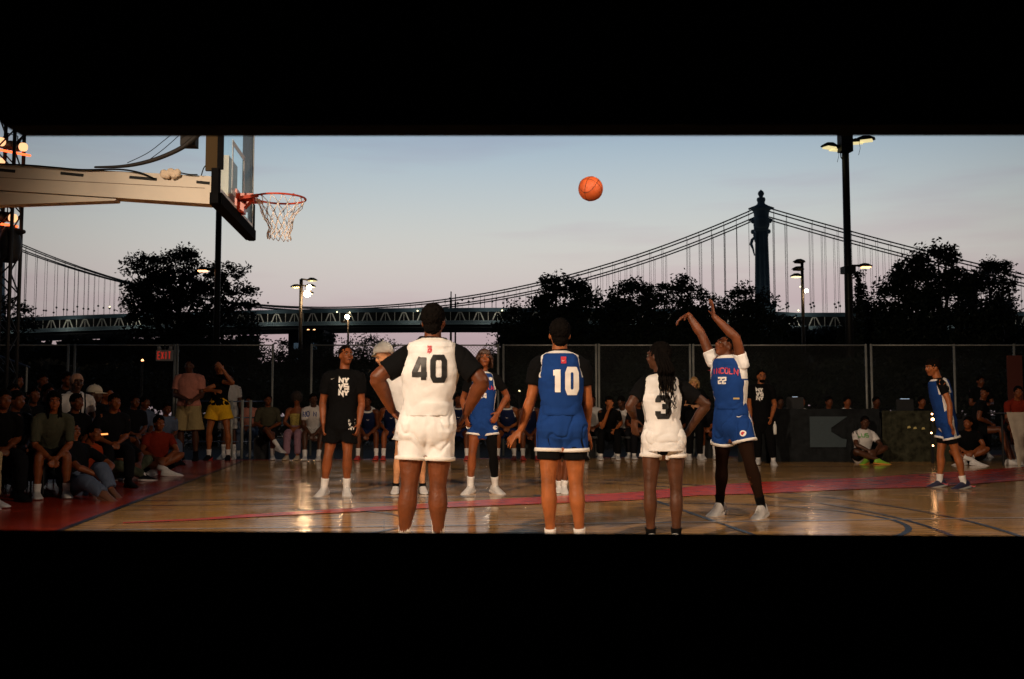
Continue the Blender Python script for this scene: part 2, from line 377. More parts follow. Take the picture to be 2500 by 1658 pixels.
def cap_hat(root, c, hf, k, m, brimdir=1):
    hr = hf.cross(UP).normalized(); hu = hr.cross(hf).normalized(); mb = MB(); A = (hr, hf, hu)
    vs = []; fs = []; n = 24
    base = c + hu * .035 * k - hf * .012 * k
    for i in range(8):
        a = i / 7 * math.pi / 2 * .98
        for j in range(n):
            p = 2 * math.pi * j / n; vs.append(base + hr * (.088 * k * math.cos(a) * math.cos(p)) + hf * (.106 * k * math.cos(a) * math.sin(p)) + hu * (.105 * k * math.sin(a) ** .85))
    for i in range(7):
        for j in range(n): fs.append((i*n+j, i*n+(j+1)%n, (i+1)*n+(j+1)%n, (i+1)*n+j))
    fs.append(tuple(7*n+j for j in range(n))); fs.append(tuple(range(n))[::-1])
    mb.add(vs, fs); o = mb.build('cap', m, root, True)
    b = MB(); vs = []; top = []
    for j in range(13):
        p = math.pi * j / 12; r = 1
        vs.append(base + hr * (.080 * k * math.cos(p)) + hf * (.098 * k * math.sin(p)) * brimdir + hu * .002)
        vs.append(base + hr * (.088 * k * math.cos(p)) + hf * ((.098 + .072 * math.sin(p) ** .6) * k * math.sin(p)) * brimdir - hu * .012 * k)
    fs = [(2*j, 2*j+1, 2*j+3, 2*j+2) for j in range(12)]
    lo = [v - hu * .004 for v in vs]; fs2 = [tuple(i + 26 for i in f[::-1]) for f in fs] + [(2*j+1, 2*j+27, 2*j+29, 2*j+3) for j in range(12)]
    b.add(vs + lo, fs + fs2); b.build('brim', m, o, True)
    bt = MB(); bt.ball(base + hu * .108 * k, .009 * k, A, 8); bt.build('button', m, o, True)
    return o
def person(label, J, face, k=1.0, bw=1., bd=1., ba=1., bl=1., sk='brown', vox=.010, hface=None, jaw=1.,
           shirt=None, sleeve=.62, hem=-.1, jersey=None, trim=None, shorts=None, shemt=.55, flare=1.25, under=None, pants=None, strip=None,
           hair='short', hairm=None, sock=SOCKW, socks=.45, shoem=SHOEW, solem=None, lace=None, hands=None, extra=None, group=None, belly=0., barefoot=False,
           bend=0., wr=.005, headk=1.0, legwear=None, puff=0.0, high=.10, eyes=True, cat='person', shirt_inf=.012, lower=True, shtrim=True):
    """J: world joints; face: facing vector. Body = one skin; clothes, hair and shoes are children."""
    base = (J['an0'] + J['an1']) / 2; root = empty('person', (base.x, base.y, 0)); tag(root, label, cat, group)
    o = root.location.copy(); J = {a: (b - o) for a, b in J.items()}
    fv = face.normalized(); lat = fv.cross(UP).normalized(); zg = -0.0
    pel = J.get('pel') or (J['hip0'] + J['hip1']) / 2; nek = J['neck']; hc = J['head']; hf = (hface or fv).normalized()
    su = (nek - pel).normalized(); bf = (fv - su * fv.dot(su)).normalized()
    mb = MB()
    trunk(mb, pel, nek, lat, k, bw, bd, 0, bend=bend, belly=belly * .6)
    mb.tube([nek - su * .05 * k, nek.lerp(hc, .5) - hf * .008, hc - hf * .015], [.062 * k * bw ** .5, .056 * k * bw ** .4, .052 * k], 12)
    head(mb, hc, hf, k, jaw, headk)
    for i in (0, 1):
        sh, el, w = J['sh%d' % i], J['el%d' % i], J['wr%d' % i]
        mb.tube([sh.lerp(nek, .35), sh, sh.lerp(el, .35), el, el.lerp(w, .28), w], [.05 * k * ba, .060 * k * ba, .050 * k * ba, .040 * k * ba, .043 * k * ba, .0265 * k * ba ** .5], 12, sub=3)
        hd = (hands or {}).get(i, {}); dd = Vector(hd.get('d') or (w - el)); nn = Vector(hd.get('n') or (pel - w))
        if dd.normalized().cross(nn.normalized()).length < .2: nn = bf
        hand(mb, w, dd, nn, k, hd.get('curl', .3), hd.get('spread', .06), hd.get('t', 1), .0092 if vox < .008 else .0105)
        h, kn, an = J['hip%d' % i], J['kn%d' % i], J['an%d' % i]
        lf = ((kn - (h + an) / 2)); lf = lf.normalized() if lf.length > .06 else bf
        p, r = leg_pts(h, kn, an, lf, k, bl); mb.tube(p, r, 14, sub=3)
        la = (an - kn).normalized()
        for sg_ in (-1, 1): mb.ball(kn.lerp(an, .24 + .03 * sg_) - lf * .026 * k + lat * sg_ * .021 * k, (.030 * bl * k, .028 * bl * k, .082 * k), (lat, lf - la * lf.dot(la), la), 10)
        mb.ball(kn + lf * .030 * k, (.030 * k, .022 * k, .034 * k), (lat, bf, UP), 8)
        mb.ball(el - (w - sh).normalized().cross(lat).normalized() * .0 + ((el * 2 - sh - w).normalized() * .016 * k if (el * 2 - sh - w).length > .02 else Vector((0, 0, 0))), .030 * k * ba, None, 8)
        mb.ball(sh.lerp(el, .2), (.050 * k * ba, .050 * k * ba, .070 * k * ba), None, 12)
        if lower:
            gc = h - bf * .045 * k + UP * .0; mb.ball(gc, (.088 * k * bw, .075 * k * bd, .088 * k), (lat, bf, su), 12)
        td = J.get('toe%d' % i); td = (td - an) if td is not None else fv
        td = Vector((td.x, td.y, 0)).normalized()
    if extra: extra(mb, J, k)
    body = voxel(mb, 'body', vox, SK[sk] if isinstance(sk, str) else sk, root, 3, disp=.0022, dscale=16, seed=3)
    if shorts and vox < .0095:                     # the seat and upper thighs sit well inside the shorts
        hz = max(J['hip%d' % i].lerp(J['kn%d' % i], shemt).z for i in (0, 1)); top = pel.z + .20 * k
        for v in body.data.vertices:
            z = v.co.z
            if z < hz + .015 or z > top: continue
            w_ = min(1, (z - hz - .015) / .05) * min(1, (top - z) / .08); best = None
            if (v.co - pel).dot(lat) ** 2 > (.30 * k) ** 2: continue
            if min((v.co - J['wr%d' % i]).length for i in (0, 1)) < .16 or min((v.co - J['el%d' % i]).length for i in (0, 1)) < .14: continue
            for i in (0, 1):
                h, kn = J['hip%d' % i], J['kn%d' % i]; t = max(-.35, min(1, (h.z - z) / max(.1, h.z - kn.z))); c = h + (kn - h) * t
                if best is None or (v.co - c).length < (v.co - best).length: best = c
            v.co = v.co.lerp(best, .42 * w_)
        body.data.update()
    hr = hf.cross(UP).normalized(); hu = hr.cross(hf).normalized(); q = k * headk; A = (hr, hf, hu); hm = hairm or HAIRB
    if hair in ('short', 'fade', 'afro', 'bob', 'back', 'flat', 'long'):
        hb = MB(); g = {'short': 1.05, 'fade': 1.0, 'afro': 1.5, 'bob': 1.12, 'back': 1.04, 'flat': 1.06, 'long': 1.1}[hair]
        cc = hc + hu * (.034 if hair != 'afro' else .05) * q - hf * (.024 if hair != 'bob' else .018) * q
        hb.ball(cc, (.0775 * q * g, .0935 * q * g, .089 * q * g), A, 18)
        if hair == 'back' or hair == 'short': hb.ball(hc - hf * .045 * q - hu * .028 * q, (.062 * q, .052 * q, .07 * q), A, 14)
        if hair == 'flat': hb.ball(cc + hu * .035 * q + hf * .02 * q, (.075 * q, .095 * q, .06 * q), A, 14)
        if hair == 'bob':
            for j in range(40):
                a = -2.35 + 4.7 * j / 39; rr = .086 * q; b0 = hc + hu * .055 * q + hr * math.sin(a) * rr * .8 - hf * math.cos(a) * rr * .85 - hf * .01
                dn = hr * math.sin(a) * rr * 1.15 - hf * math.cos(a) * rr * 1.1
                ln = random.uniform(.12, .17) * q if abs(a) < 1.9 else random.uniform(.05, .08) * q
                hb.tube([b0, hc + dn + hu * .01 * q, hc + dn * 1.05 - hu * (ln - .055 * q)], [.016 * q, .017 * q, .007 * q], 6)
            for j in range(9):
                a = -1 + 2 * j / 8; hb.tube([hc + hu * .10 * q + hf * .03 * q + hr * a * .03 * q, hc + hu * .075 * q + hf * .09 * q + hr * a * .055 * q, hc + hu * random.uniform(.030, .045) * q + hf * .093 * q + hr * a * .064 * q], [.014 * q, .012 * q, .006 * q], 6)
        if hair == 'long':
            for j in range(26):
                a = -1.5 + 3 * j / 25; b0 = hc + hu * .04 * q + hr * math.sin(a) * .07 * q - hf * math.cos(a) * .08 * q
                hb.tube([b0, b0 - hu * .12 * q, b0 - hu * random.uniform(.2, .27) * q + hr * random.uniform(-.02, .02)], [.016 * q, .018 * q, .008 * q], 6)
        voxel(hb, 'hair', max(.007, vox * .8), hm, root, 2, disp=.009 if hair != 'afro' else .016, dscale=42 if hair != 'afro' else 22)
    if eyes and vox < .012:
        for sg in (-1, 1):
            eb = MB(); ec = hc + hr * sg * .031 * q + hf * .0835 * q + hu * .004 * q
            eb.ball(ec, (.0125 * q, .007 * q, .0065 * q), A, 8, EYEW); eb.ball(ec + hf * .005 * q, (.0055 * q, .004 * q, .0055 * q), A, 8, DARKEYE); eb.build('eye', None, root, True)
            bb = MB(); bb.tube([hc + hr * sg * .014 * q + hf * .098 * q + hu * .022 * q, hc + hr * sg * .034 * q + hf * .094 * q + hu * .030 * q, hc + hr * sg * .052 * q + hf * .08 * q + hu * .024 * q], [.0035 * q, .004 * q, .002 * q], 5); bb.build('eyebrow', hm, root)
        lb = MB(); lb.tube([hc - hr * .026 * q + hf * .082 * q - hu * .057 * q, hc + hf * .0935 * q - hu * .0575 * q, hc + hr * .026 * q + hf * .082 * q - hu * .057 * q], [.0025 * q, .0062 * q, .0025 * q], 6)
        lb.build('lips', mat('lips', (.12, .035, .03), .4), root, True)
    res = {'root': root, 'body': body, 'o': o, 'J': J, 'lat': lat, 'f': bf, 'u': su, 'pel': pel, 'nek': nek, 'hc': hc, 'A': A, 'q': q}
    seed = random.random() * 20
    if shirt:
        sb = MB(); trunk(sb, pel, nek, lat, k, bw, bd, shirt_inf, t0=hem - .001 if hem > -.1 else -.09, t1=1.0, bend=bend, belly=belly * .6)
        if hem <= -.1:
            T = (nek - pel); sb.tube([pel + T * hem, pel + T * .1], [(.178 * k * bw, .132 * k * bd + belly * .3), (.172 * k * bw, .128 * k * bd)], 20, side=lat, caps=False)
        for i in (0, 1):
            sh, el = J['sh%d' % i], J['el%d' % i]; e = sh.lerp(el, sleeve)
            ww = J['wr%d' % i]
            if sleeve <= 1: sb.tube([sh.lerp(nek, .45 if el.z < sh.z else .15), sh, sh.lerp(el, sleeve * .5), e], [.058 * k * ba, .066 * k * ba + puff, .062 * k * ba + puff, .060 * k * ba + puff], 14, caps=False, sub=2)
            else: sb.tube([sh.lerp(nek, .45), sh, el, el.lerp(ww, .95)], [.058 * k * ba, .068 * k * ba, .054 * k * ba, .038 * k * ba], 14, caps=False, sub=3)
        res['shirt'] = voxel(sb, 'shirt', vox * .95, shirt, root, 3, disp=min(wr, .0045), dscale=8, dstretch=(1, 1, .8), seed=seed)
    if jersey:
        T = nek - pel; n = 56; tab = [(-.2, .182, .144), (-.02, .184, .150), (.10, .178, .146), (.3, .154, .130), (.5, .168, .138), (.62, .182, .144), (.70, .178, .144), (.78, .168, .140), (.86, .160, .138), (.93, .154, .132), (.97, .142, .122), (1.0, .108, .100), (1.025, .074, .080)]; nx_ = [q for q in tab if q[0] > hem + .02]; tab = [(hem, nx_[0][1] * 1.0, nx_[0][2] * 1.0)] + nx_
        rings = []; ts = []
        for a in range(len(tab) - 1):
            sub = 5
            for q_ in range(sub):
                x = q_ / sub; x = x * x * (3 - 2 * x); A0, A1 = tab[a], tab[a+1]; ts.append(tuple(A0[z] * (1-x) + A1[z] * x for z in (0, 1, 2)))
        ts.append(tab[-1]); vs = []; fs = []; mi = []
        for (t, a, b) in ts:
            c = pel + T * t + bf * (bend * math.sin(max(0, min(1, t)) * math.pi) + belly * .6 * math.exp(-((t - .3) / .25) ** 2))
            a = a * k * bw; b = b * k * bd + .002 + (belly * .3 if t < .6 else 0)
            for j in range(n):
                p = 2 * math.pi * j / n; cp, sp_ = math.cos(p), math.sin(p)
                x = a * math.copysign(abs(cp) ** .85, cp); y = b * math.copysign(abs(sp_) ** .85, sp_)
                pos = c + lat * x + bf * y
                nn = noise.noise(Vector((pos.x * 6, pos.y * 6, pos.z * 15 + seed))); n2_ = noise.noise(Vector((pos.x * 9 + pos.z * 6, pos.y * 9, pos.z * 7 + seed * 2))); wv = -math.exp(-(nn / .09) ** 2) * wr * (1.2 if t < .42 else .35) - math.exp(-(n2_ / .08) ** 2) * wr * .7 + wr * .5 * noise.noise(pos * 5)
                wv += wr * 1.3 * math.sin(t * 40 + 3 * noise.noise(pos * 5)) * math.exp(-((t - .12) / .12) ** 2) * (puff * 40 if puff else .3)
                pos = pos + (lat * cp + bf * sp_) * wv; vs.append(pos)
        for i in range(len(ts) - 1):
            for j in range(n):
                fs.append((i*n+j, i*n+(j+1)%n, (i+1)*n+(j+1)%n, (i+1)*n+j)); p = abs(math.cos(2 * math.pi * (j + .5) / n)); t = ts[i][0]
                mm = 0
                if trim and ((t > .985) or (t > .655 and p > .86)): mm = 1
                if strip and t < .64 and p > .975: mm = 1
                if strip and t < .64 and .955 < p <= .975: mm = 2
                mi.append(mm)
        fs.append(tuple(range(n))[::-1]); fs.append(tuple((len(ts)-1)*n+j for j in range(n))); mi += [0, 0]
        me = bpy.data.meshes.new('jersey'); me.from_pydata(vs, [], fs)
        for m in (jersey, trim or jersey, strip or jersey): me.materials.append(m)
        me.polygons.foreach_set('material_index', mi); me.shade_smooth(); me.update(); res['jersey'] = obj('jersey', me, root)
    def legtube(name, m, t1, r0, r1, par=root, t0=None, vx=vox, dsp=wr, waist=True):
        if name == 'undershorts': waist = False
        sb = MB()
        if waist:
            trunk(sb, pel, nek, lat, k, bw, bd, .016, t0=-.23, t1=.31, belly=belly * .6)
            for i in (0, 1): sb.ball(J['hip%d' % i] - bf * .050 * k + UP * .01, (.104 * k * bw, .082 * k * bd, .120 * k), (lat, bf, su), 14)
            if name == 'shorts': c_ = (J['hip0'].lerp(J['kn0'], t1 * .72) + J['hip1'].lerp(J['kn1'], t1 * .72)) / 2; sb.ball(c_ if (c_ - pel).length < .25 else pel - su * .1, (.062 * k, .080 * k, .085 * k), (lat, bf, su), 10)
        for i in (0, 1):
            h, kn, an = J['hip%d' % i], J['kn%d' % i], J['an%d' % i]
            if t1 <= 1: sb.tube([h + su * .02, h.lerp(kn, t1 * .5), h.lerp(kn, t1)], [r0 * .98, (r0 + r1) / 2, r1], 18, side=lat, caps=False, sub=2)
            else: sb.tube([h, h.lerp(kn, .5), kn, kn.lerp(an, t1 - 1)], [r0, r0 * .9, .068 * k * bl * flare, r1], 16, side=lat, caps=False, sub=3)
        g = voxel(sb, name, vx, m, par, 3, disp=dsp, dscale=8, dstretch=(1, 1, .7), seed=seed + 5)
        if name == 'shorts' and vox < .0095:       # seat crease and the notch between the two legs
            hz = min(J['hip0'].lerp(J['kn0'], t1).z, J['hip1'].lerp(J['kn1'], t1).z); pz = pel.z
            for v in g.data.vertices:
                d = v.co - pel; x = d.dot(lat) - 0; y = d.dot(bf); q_ = max(0, min(1, (pz + .05 - v.co.z) / (pz - hz)))
                e = math.exp(-(x / (.020 * k)) ** 2); e2 = math.exp(-(x / (.055 * k)) ** 2)
                if y < 0: v.co = v.co + bf * (e * .013 * k * min(1, q_ * 1.6))
                else: v.co = v.co - bf * (e * .006 * k * q_)
                if q_ > .6: v.co.z += e2 * (q_ - .6) * .05 * k
                v.co.z += -.03 * k * max(0, q_ - .7) * min(1, abs(x) / (.15 * k))
            g.data.update()
        return g
    if under: res['under'] = legtube('undershorts', under, min(1, shemt + .16), .097 * k * bl, .090 * k * bl, dsp=0)
    if pants: res['pants'] = legtube('trousers', pants, 1.9, .105 * k * bl, .060 * k * flare * .85)
    if shorts:
        r1 = .093 * k * bl * flare; res['shorts'] = legtube('shorts', shorts, shemt, min(.103 * k * bl, r1 * 1.0), r1)
        if trim and shtrim:
            for i in (0, 1):
                h, kn = J['hip%d' % i], J['kn%d' % i]; tb = MB(); a = h.lerp(kn, shemt - .05); b = h.lerp(kn, shemt + .014)
                tb.tube([a, b], [r1 + .009, r1 + .011], 28, side=lat, caps=False); tb.build('hem_trim', trim, res['shorts'], True)
        if strip:
            for i in (0, 1):
                h, kn = J['hip%d' % i], J['kn%d' % i]; sg = 1 if (h - pel).dot(lat) > 0 else -1; T_ = BV = bvh(res['shorts'])
                for nm, m_, dx, wd_ in (('side_stripe', strip, 0, .022), ('side_stripe', trim or TRIMW, .02, .018)):
                    vs = []; 
                    for q_ in range(12):
                        c = (pel + su * .12 + lat * sg * .05).lerp(h.lerp(kn, shemt - .02), q_ / 11)
                        for e in (-1, 1):
                            pt = c + bf * (e * wd_ / 2 - dx * 1.0 - .005); hh = BV.ray_cast(pt + lat * sg * .5, -lat * sg, 1.0); pt = (hh[0] if hh[0] else pt + lat * sg * .13) + lat * sg * .004; vs.append(pt)
                    tb = MB(); tb.add(vs, [(2*a, 2*a+1, 2*a+3, 2*a+2) for a in range(11)]); tb.build(nm, m_, res['shorts'], True)
    if legwear:                                    # {leg index: material}: tights or compression sleeve
        for i, m_ in legwear.items():
            tb = MB(); p, r = leg_pts(J['hip%d' % i], J['kn%d' % i], J['an%d' % i], bf, k, bl); tb.tube(p[1:], [x + .004 for x in r[1:]], 16, caps=False, sub=3); tb.build('leg_sleeve', m_, root, True)
    if not barefoot:
        for i in (0, 1):
            kn, an = J['kn%d' % i], J['an%d' % i]; td = J.get('toe%d' % i); td = (td - an) if td is not None else fv
            if sock:
                tb = MB(); a = an.lerp(kn, socks); tb.tube([a, a.lerp(an, .3), an.lerp(a, .15), an - UP * .03], [.0445 * k + .012 * socks, .045 * k, .0405 * k, .040 * k], 16, caps=False, sub=2); tb.build('sock', sock, root, True)
            z = an.z - .085 * k; shoe(root, an, td, k, shoem, solem or shoem, max(0, z) if z > .03 else 0.0, lace, high)
    return res
def PJ(d, base):
    """joints written as (photo px, photo py, depth offset) -> world"""
    return {a: W(v[0], v[1], base + (v[2] if len(v) > 2 else 0)) for a, v in d.items()}
def sway(deg): return (FW * math.cos(R(deg)) + RT * math.sin(R(deg)))       # 0 = faces away from the camera, 180 = faces it, 90 = faces right
def pose_stand(p, fv, k, arms='down', lean=0, spread=.11, turn=0):
    lat = fv.cross(UP).normalized(); J = {}
    def q(x, y, z): return p + (lat * x + fv * y + UP * z) * k
    J['neck'] = q(0, lean, 1.47); J['head'] = q(0, lean + .02, 1.63)
    for i, s in ((0, -1), (1, 1)):
        J['hip%d' % i] = q(s * .09, 0, .92); J['kn%d' % i] = q(s * spread * .95, .02, .49); J['an%d' % i] = q(s * spread, -.02, .085); J['toe%d' % i] = q(s * (spread + .03), .15, .02)
        J['sh%d' % i] = q(s * .18, lean * .9, 1.41)
        if arms == 'hips': J['el%d' % i] = q(s * .36, -.06 + lean, 1.17); J['wr%d' % i] = q(s * .20, .06, 1.02)
        elif arms == 'front': J['el%d' % i] = q(s * .23, .03, 1.14); J['wr%d' % i] = q(s * .08, .24, 1.14)
        else: J['el%d' % i] = q(s * .22, -.02 + lean * .5, 1.13); J['wr%d' % i] = q(s * .23, .05, .89)
    return J
def pose_sit(p, fv, k, seat=.48, lean=.1, arms='knees', legs='flat', w=.12):
    """p: ground point under the knees"""
    lat = fv.cross(UP).normalized(); J = {}
    def q(x, y, z): return p + lat * x * k + fv * y * k + UP * (z * k)
    h = seat + .03; b = -.40; J['pel'] = q(0, b, h + .02)
    J['neck'] = q(0, b + lean * 1.0, h + .53 * math.cos(min(1.3, lean * 1.2))); J['head'] = q(0, b + lean * 1.18 + .03, h + .53 * math.cos(min(1.3, lean * 1.2)) + .16)
    nz_ = (J['neck'] - p).dot(UP) / k; ny = (J['neck'] - p).dot(fv) / k
    for i, s in ((0, -1), (1, 1)):
        J['hip%d' % i] = q(s * .09, b, h); J['kn%d' % i] = q(s * w, .03, seat + .03); J['an%d' % i] = q(s * (w + .01), .04, .085)
        J['sh%d' % i] = q(s * .175, ny + .01, nz_ - .06)
        if arms == 'clasp': J['el%d' % i] = q(s * .19, -.08, seat + .17); J['wr%d' % i] = q(s * .045, .10, seat + .02)
        elif arms == 'lap': J['el%d' % i] = q(s * .24, b + .08, h + .22); J['wr%d' % i] = q(s * .06, b + .26, h + .12)
        elif arms == 'chin' and i == 1: J['el%d' % i] = q(s * .14, -.02, seat + .16); J['wr%d' % i] = J['head'] + fv * .1 * k - UP * .13 * k
        else: J['el%d' % i] = q(s * .25, b + .14, h + .22); J['wr%d' % i] = q(s * .13, -.05, seat + .12)
    if legs == 'cross':
        J['kn1'] = q(.03, .05, seat + .13); J['an1'] = q(-.20, .26, .27); J['toe1'] = q(-.30, .42, .2); J['an0'] = q(-.10, .0, .085); J['kn0'] = q(-.09, .03, seat + .02)
    if legs == 'out': J['an0'] = q(-.12, .22, .085); J['an1'] = q(.14, .18, .085)
    return J
def pose_floor(p, fv, k, lean=.15, arms='lap'):
    lat = fv.cross(UP).normalized(); J = {}
    def q(x, y, z): return p + (lat * x + fv * y + UP * z) * k
    J['pel'] = q(0, -.25, .12); J['neck'] = q(0, -.25 + lean, .62); J['head'] = q(0, -.25 + lean * 1.3 + .02, .78)
    for i, s in ((0, -1), (1, 1)):
        J['hip%d' % i] = q(s * .09, -.25, .11); J['kn%d' % i] = q(s * .30, .08, .24 if i else .30); J['an%d' % i] = q(-s * .10 + .02, .16 + .06 * s, .085); J['toe%d' % i] = q(-s * .3, .24, .05)
        J['sh%d' % i] = q(s * .175, -.25 + lean * .9, .555); J['el%d' % i] = q(s * .25, .0, .36); J['wr%d' % i] = q(s * .08, .13, .26)
    return J
# ------------------------------------------------------------------ ground and court
XB, YC, XH = -2.78, 9.55, -0.98            # baseline, middle of the court, hoop centre
def sheet(name, x0, x1, y0, y1, z, m):
    mb = MB(); mb.add([(x0,y0,z),(x1,y0,z),(x1,y1,z),(x0,y1,z)], [(0,1,2,3)]); return mb.build(name, m)
asph = mat('dark_asphalt', (.018, .018, .02), .8, 0, .25, 3, .5, 60)
tag(sheet('ground', -1500, 1500, -300, 2500, -.10, asph), kind='structure')
river = mat('night_river', (.01, .013, .018), .12, 0, .2, .05, .4, .3)
tag(sheet('river', -1400, 1400, 120, 2000, -3.0 if False else -.06, river), kind='structure')
def wood_mat(name, ca, cb, plank=.057, rough=.14):
    m = bpy.data.materials.new(name); m.use_nodes = True; t = m.node_tree; b = t.nodes['Principled BSDF']; n = t.nodes; l = t.links
    tc = n.new('ShaderNodeTexCoord')
    br = n.new('ShaderNodeTexBrick'); br.inputs['Scale'].default_value = 1; br.inputs['Brick Width'].default_value = 1.1; br.inputs['Row Height'].default_value = plank
    br.inputs['Mortar Size'].default_value = .0012; br.inputs['Color1'].default_value = (*ca, 1); br.inputs['Color2'].default_value = (*cb, 1)
    br.inputs['Mortar'].default_value = (ca[0]*.25, ca[1]*.22, ca[2]*.2, 1); br.inputs['Bias'].default_value = -.1; br.offset = .37; l.new(tc.outputs['Object'], br.inputs[0])
    mp = n.new('ShaderNodeMapping'); mp.inputs['Scale'].default_value = (.6, 9, 1); l.new(tc.outputs['Object'], mp.inputs[0])
    nz = n.new('ShaderNodeTexNoise'); nz.inputs['Scale'].default_value = 3; nz.inputs['Detail'].default_value = 8; l.new(mp.outputs[0], nz.inputs[0])
    mr = n.new('ShaderNodeMapRange'); mr.inputs['From Min'].default_value = .3; mr.inputs['From Max'].default_value = .7; mr.inputs['To Min'].default_value = .62; mr.inputs['To Max'].default_value = 1.2; l.new(nz.outputs[0], mr.inputs['Value'])
    # 4 x 8 foot floor sections, slightly different from each other
    b2 = n.new('ShaderNodeTexBrick'); b2.inputs['Scale'].default_value = 1; b2.inputs['Brick Width'].default_value = 2.44; b2.inputs['Row Height'].default_value = 1.22; b2.inputs['Mortar Size'].default_value = .004
    b2.inputs['Color1'].default_value = (.86, .86, .86, 1); b2.inputs['Color2'].default_value = (1.08, 1.05, 1.0, 1); b2.inputs['Mortar'].default_value = (.25, .22, .2, 1); l.new(tc.outputs['Object'], b2.inputs[0])
    v = n.new('ShaderNodeVectorMath'); v.operation = 'MULTIPLY'; l.new(br.outputs[0], v.inputs[0]); l.new(b2.outputs[0], v.inputs[1])
    v2 = n.new('ShaderNodeVectorMath'); v2.operation = 'SCALE'; l.new(v.outputs[0], v2.inputs[0]); l.new(mr.outputs[0], v2.inputs['Scale']); l.new(v2.outputs[0], b.inputs['Base Color'])
    sc = n.new('ShaderNodeTexNoise'); sc.inputs['Scale'].default_value = 1.4; sc.inputs['Detail'].default_value = 7; l.new(tc.outputs['Object'], sc.inputs[0])
    r2 = n.new('ShaderNodeMapRange'); r2.inputs['From Min'].default_value = .35; r2.inputs['From Max'].default_value = .68; r2.inputs['To Min'].default_value = rough - .04; r2.inputs['To Max'].default_value = rough + .05; l.new(sc.outputs[0], r2.inputs['Value']); l.new(r2.outputs[0], b.inputs['Roughness'])
    wv = n.new('ShaderNodeTexNoise'); wv.inputs['Scale'].default_value = 1; wv.inputs['Detail'].default_value = 2
    mp2 = n.new('ShaderNodeMapping'); mp2.inputs['Scale'].default_value = (.7, 15, 1); l.new(tc.outputs['Object'], mp2.inputs[0]); l.new(mp2.outputs[0], wv.inputs[0])
    bp = n.new('ShaderNodeBump'); bp.inputs['Strength'].default_value = .06; bp.inputs['Distance'].default_value = .005; l.new(wv.outputs[0], bp.inputs['Height']); l.new(bp.outputs[0], b.inputs['Normal'])
    b.inputs['Specular IOR Level'].default_value = .55
    return m
maple = wood_mat('varnished_maple_floor', (.74, .42, .15), (.57, .30, .10))
redfl = wood_mat('red_painted_floor', (.55, .045, .010), (.46, .036, .008), rough=.2)
tag(sheet('court_floor', XB, 26, -1.2, 20.6, .0, maple), kind='structure')
tag(sheet('court_border', XB - 3.4, XB - .06, -1.2, 20.6, .0, redfl), kind='structure')
tag(sheet('court_end_border', XB - 3.4, 26, 20.6, 21.0, .001, redfl), kind='structure')
fd = MB(); fd.box((11.3 - 1.55, 9.9, -.055), (32.5, 22.4, .10)); tag(fd.build('court_substructure', RUBK), kind='structure')
LK = mat('dark_blue_floor_paint', (.022, .028, .055), .2, 0, .2, 20); LW = mat('white_floor_paint', (.42, .37, .34), .2, 0, .2, 20); LR = mat('red_floor_paint', (.62, .040, .006), .24, 0, .35, 5, spec=.14)
def mark(name, pts, w, m, z=.004):
    vs, fs = stroke([(p[0], p[1]) for p in pts], w, False, .4); mb = MB(); mb.add([(v.x, v.y, z) for v in vs], fs); return tag(mb.build(name, m), kind='structure')
def arc(cx, cy, r, a0, a1, n=40): return [(cx + r * math.cos(R(a0 + (a1 - a0) * i / n)), cy + r * math.sin(R(a0 + (a1 - a0) * i / n))) for i in range(n + 1)]
mark('baseline_marking', [(XB - .03, -1.2), (XB - .03, 20.6)], .06, LK)
mark('sideline_marking', [(XB, 17.2), (26, 17.2)], .05, LK)
mark('lane_marking', [(XB, YC + 2.44), (3.09, YC + 2.44)], .05, LK); mark('lane_marking', [(XB, YC + 1.83), (3.09, YC + 1.83)], .04, LK)
mark('lane_marking', [(XB, YC - 2.0), (3.09, YC - 2.0)], .05, LK)
mark('free_throw_marking', [(3.09, YC - 2.46), (3.09, YC + 2.46)], .05, LK)
mark('free_throw_circle_marking', arc(3.09, YC - .35, 1.72, -100, 100), .055, LK, .0045)
mark('restricted_arc_marking', arc(XH, YC, 1.22, -90, 90), .05, LK)
mark('three_point_marking', arc(XH, YC, 5.93, -68, 68), .05, LK, .005); mark('three_point_marking', arc(XH, YC, 6.48, -68, 68), .05, LK, .0055)
mark('white_line_marking', [(XB + .1, 9.18), (14, 8.95)], .05, LW, .006)
for x in (-.9, .0, .9, 1.8): mark('block_marking', [(x, YC + 2.52), (x + .18, YC + 2.52)], .09, LK, .0048)
band = [(300,1277,1279),(480,1268,1272),(600,1258,1265),(760,1248,1256),(900,1240,1249),(1100,1227,1240),(1250,1218,1234),(1550,1203,1222),(1700,1188,1211),(1860,1178,1206),(2100,1168,1195),(2280,1156,1190),(2500,1141,1173),(2900,1122,1152)]
bm_ = MB(); vs = []
for x, a, b in band:
    p, q = G(x, a), G(x, b); vs += [(p.x, p.y, .008), (q.x, q.y, .008)]
bm_.add(vs, [(2*i, 2*i+1, 2*i+3, 2*i+2) for i in range(len(band)-1)]); tag(bm_.build('red_band_marking', LR), kind='structure')
mark('white_line_marking', [(G(1990, 1176).x, G(1990, 1176).y), (G(2700, 1170).x, G(2700, 1170).y)], .04, LW, .012)
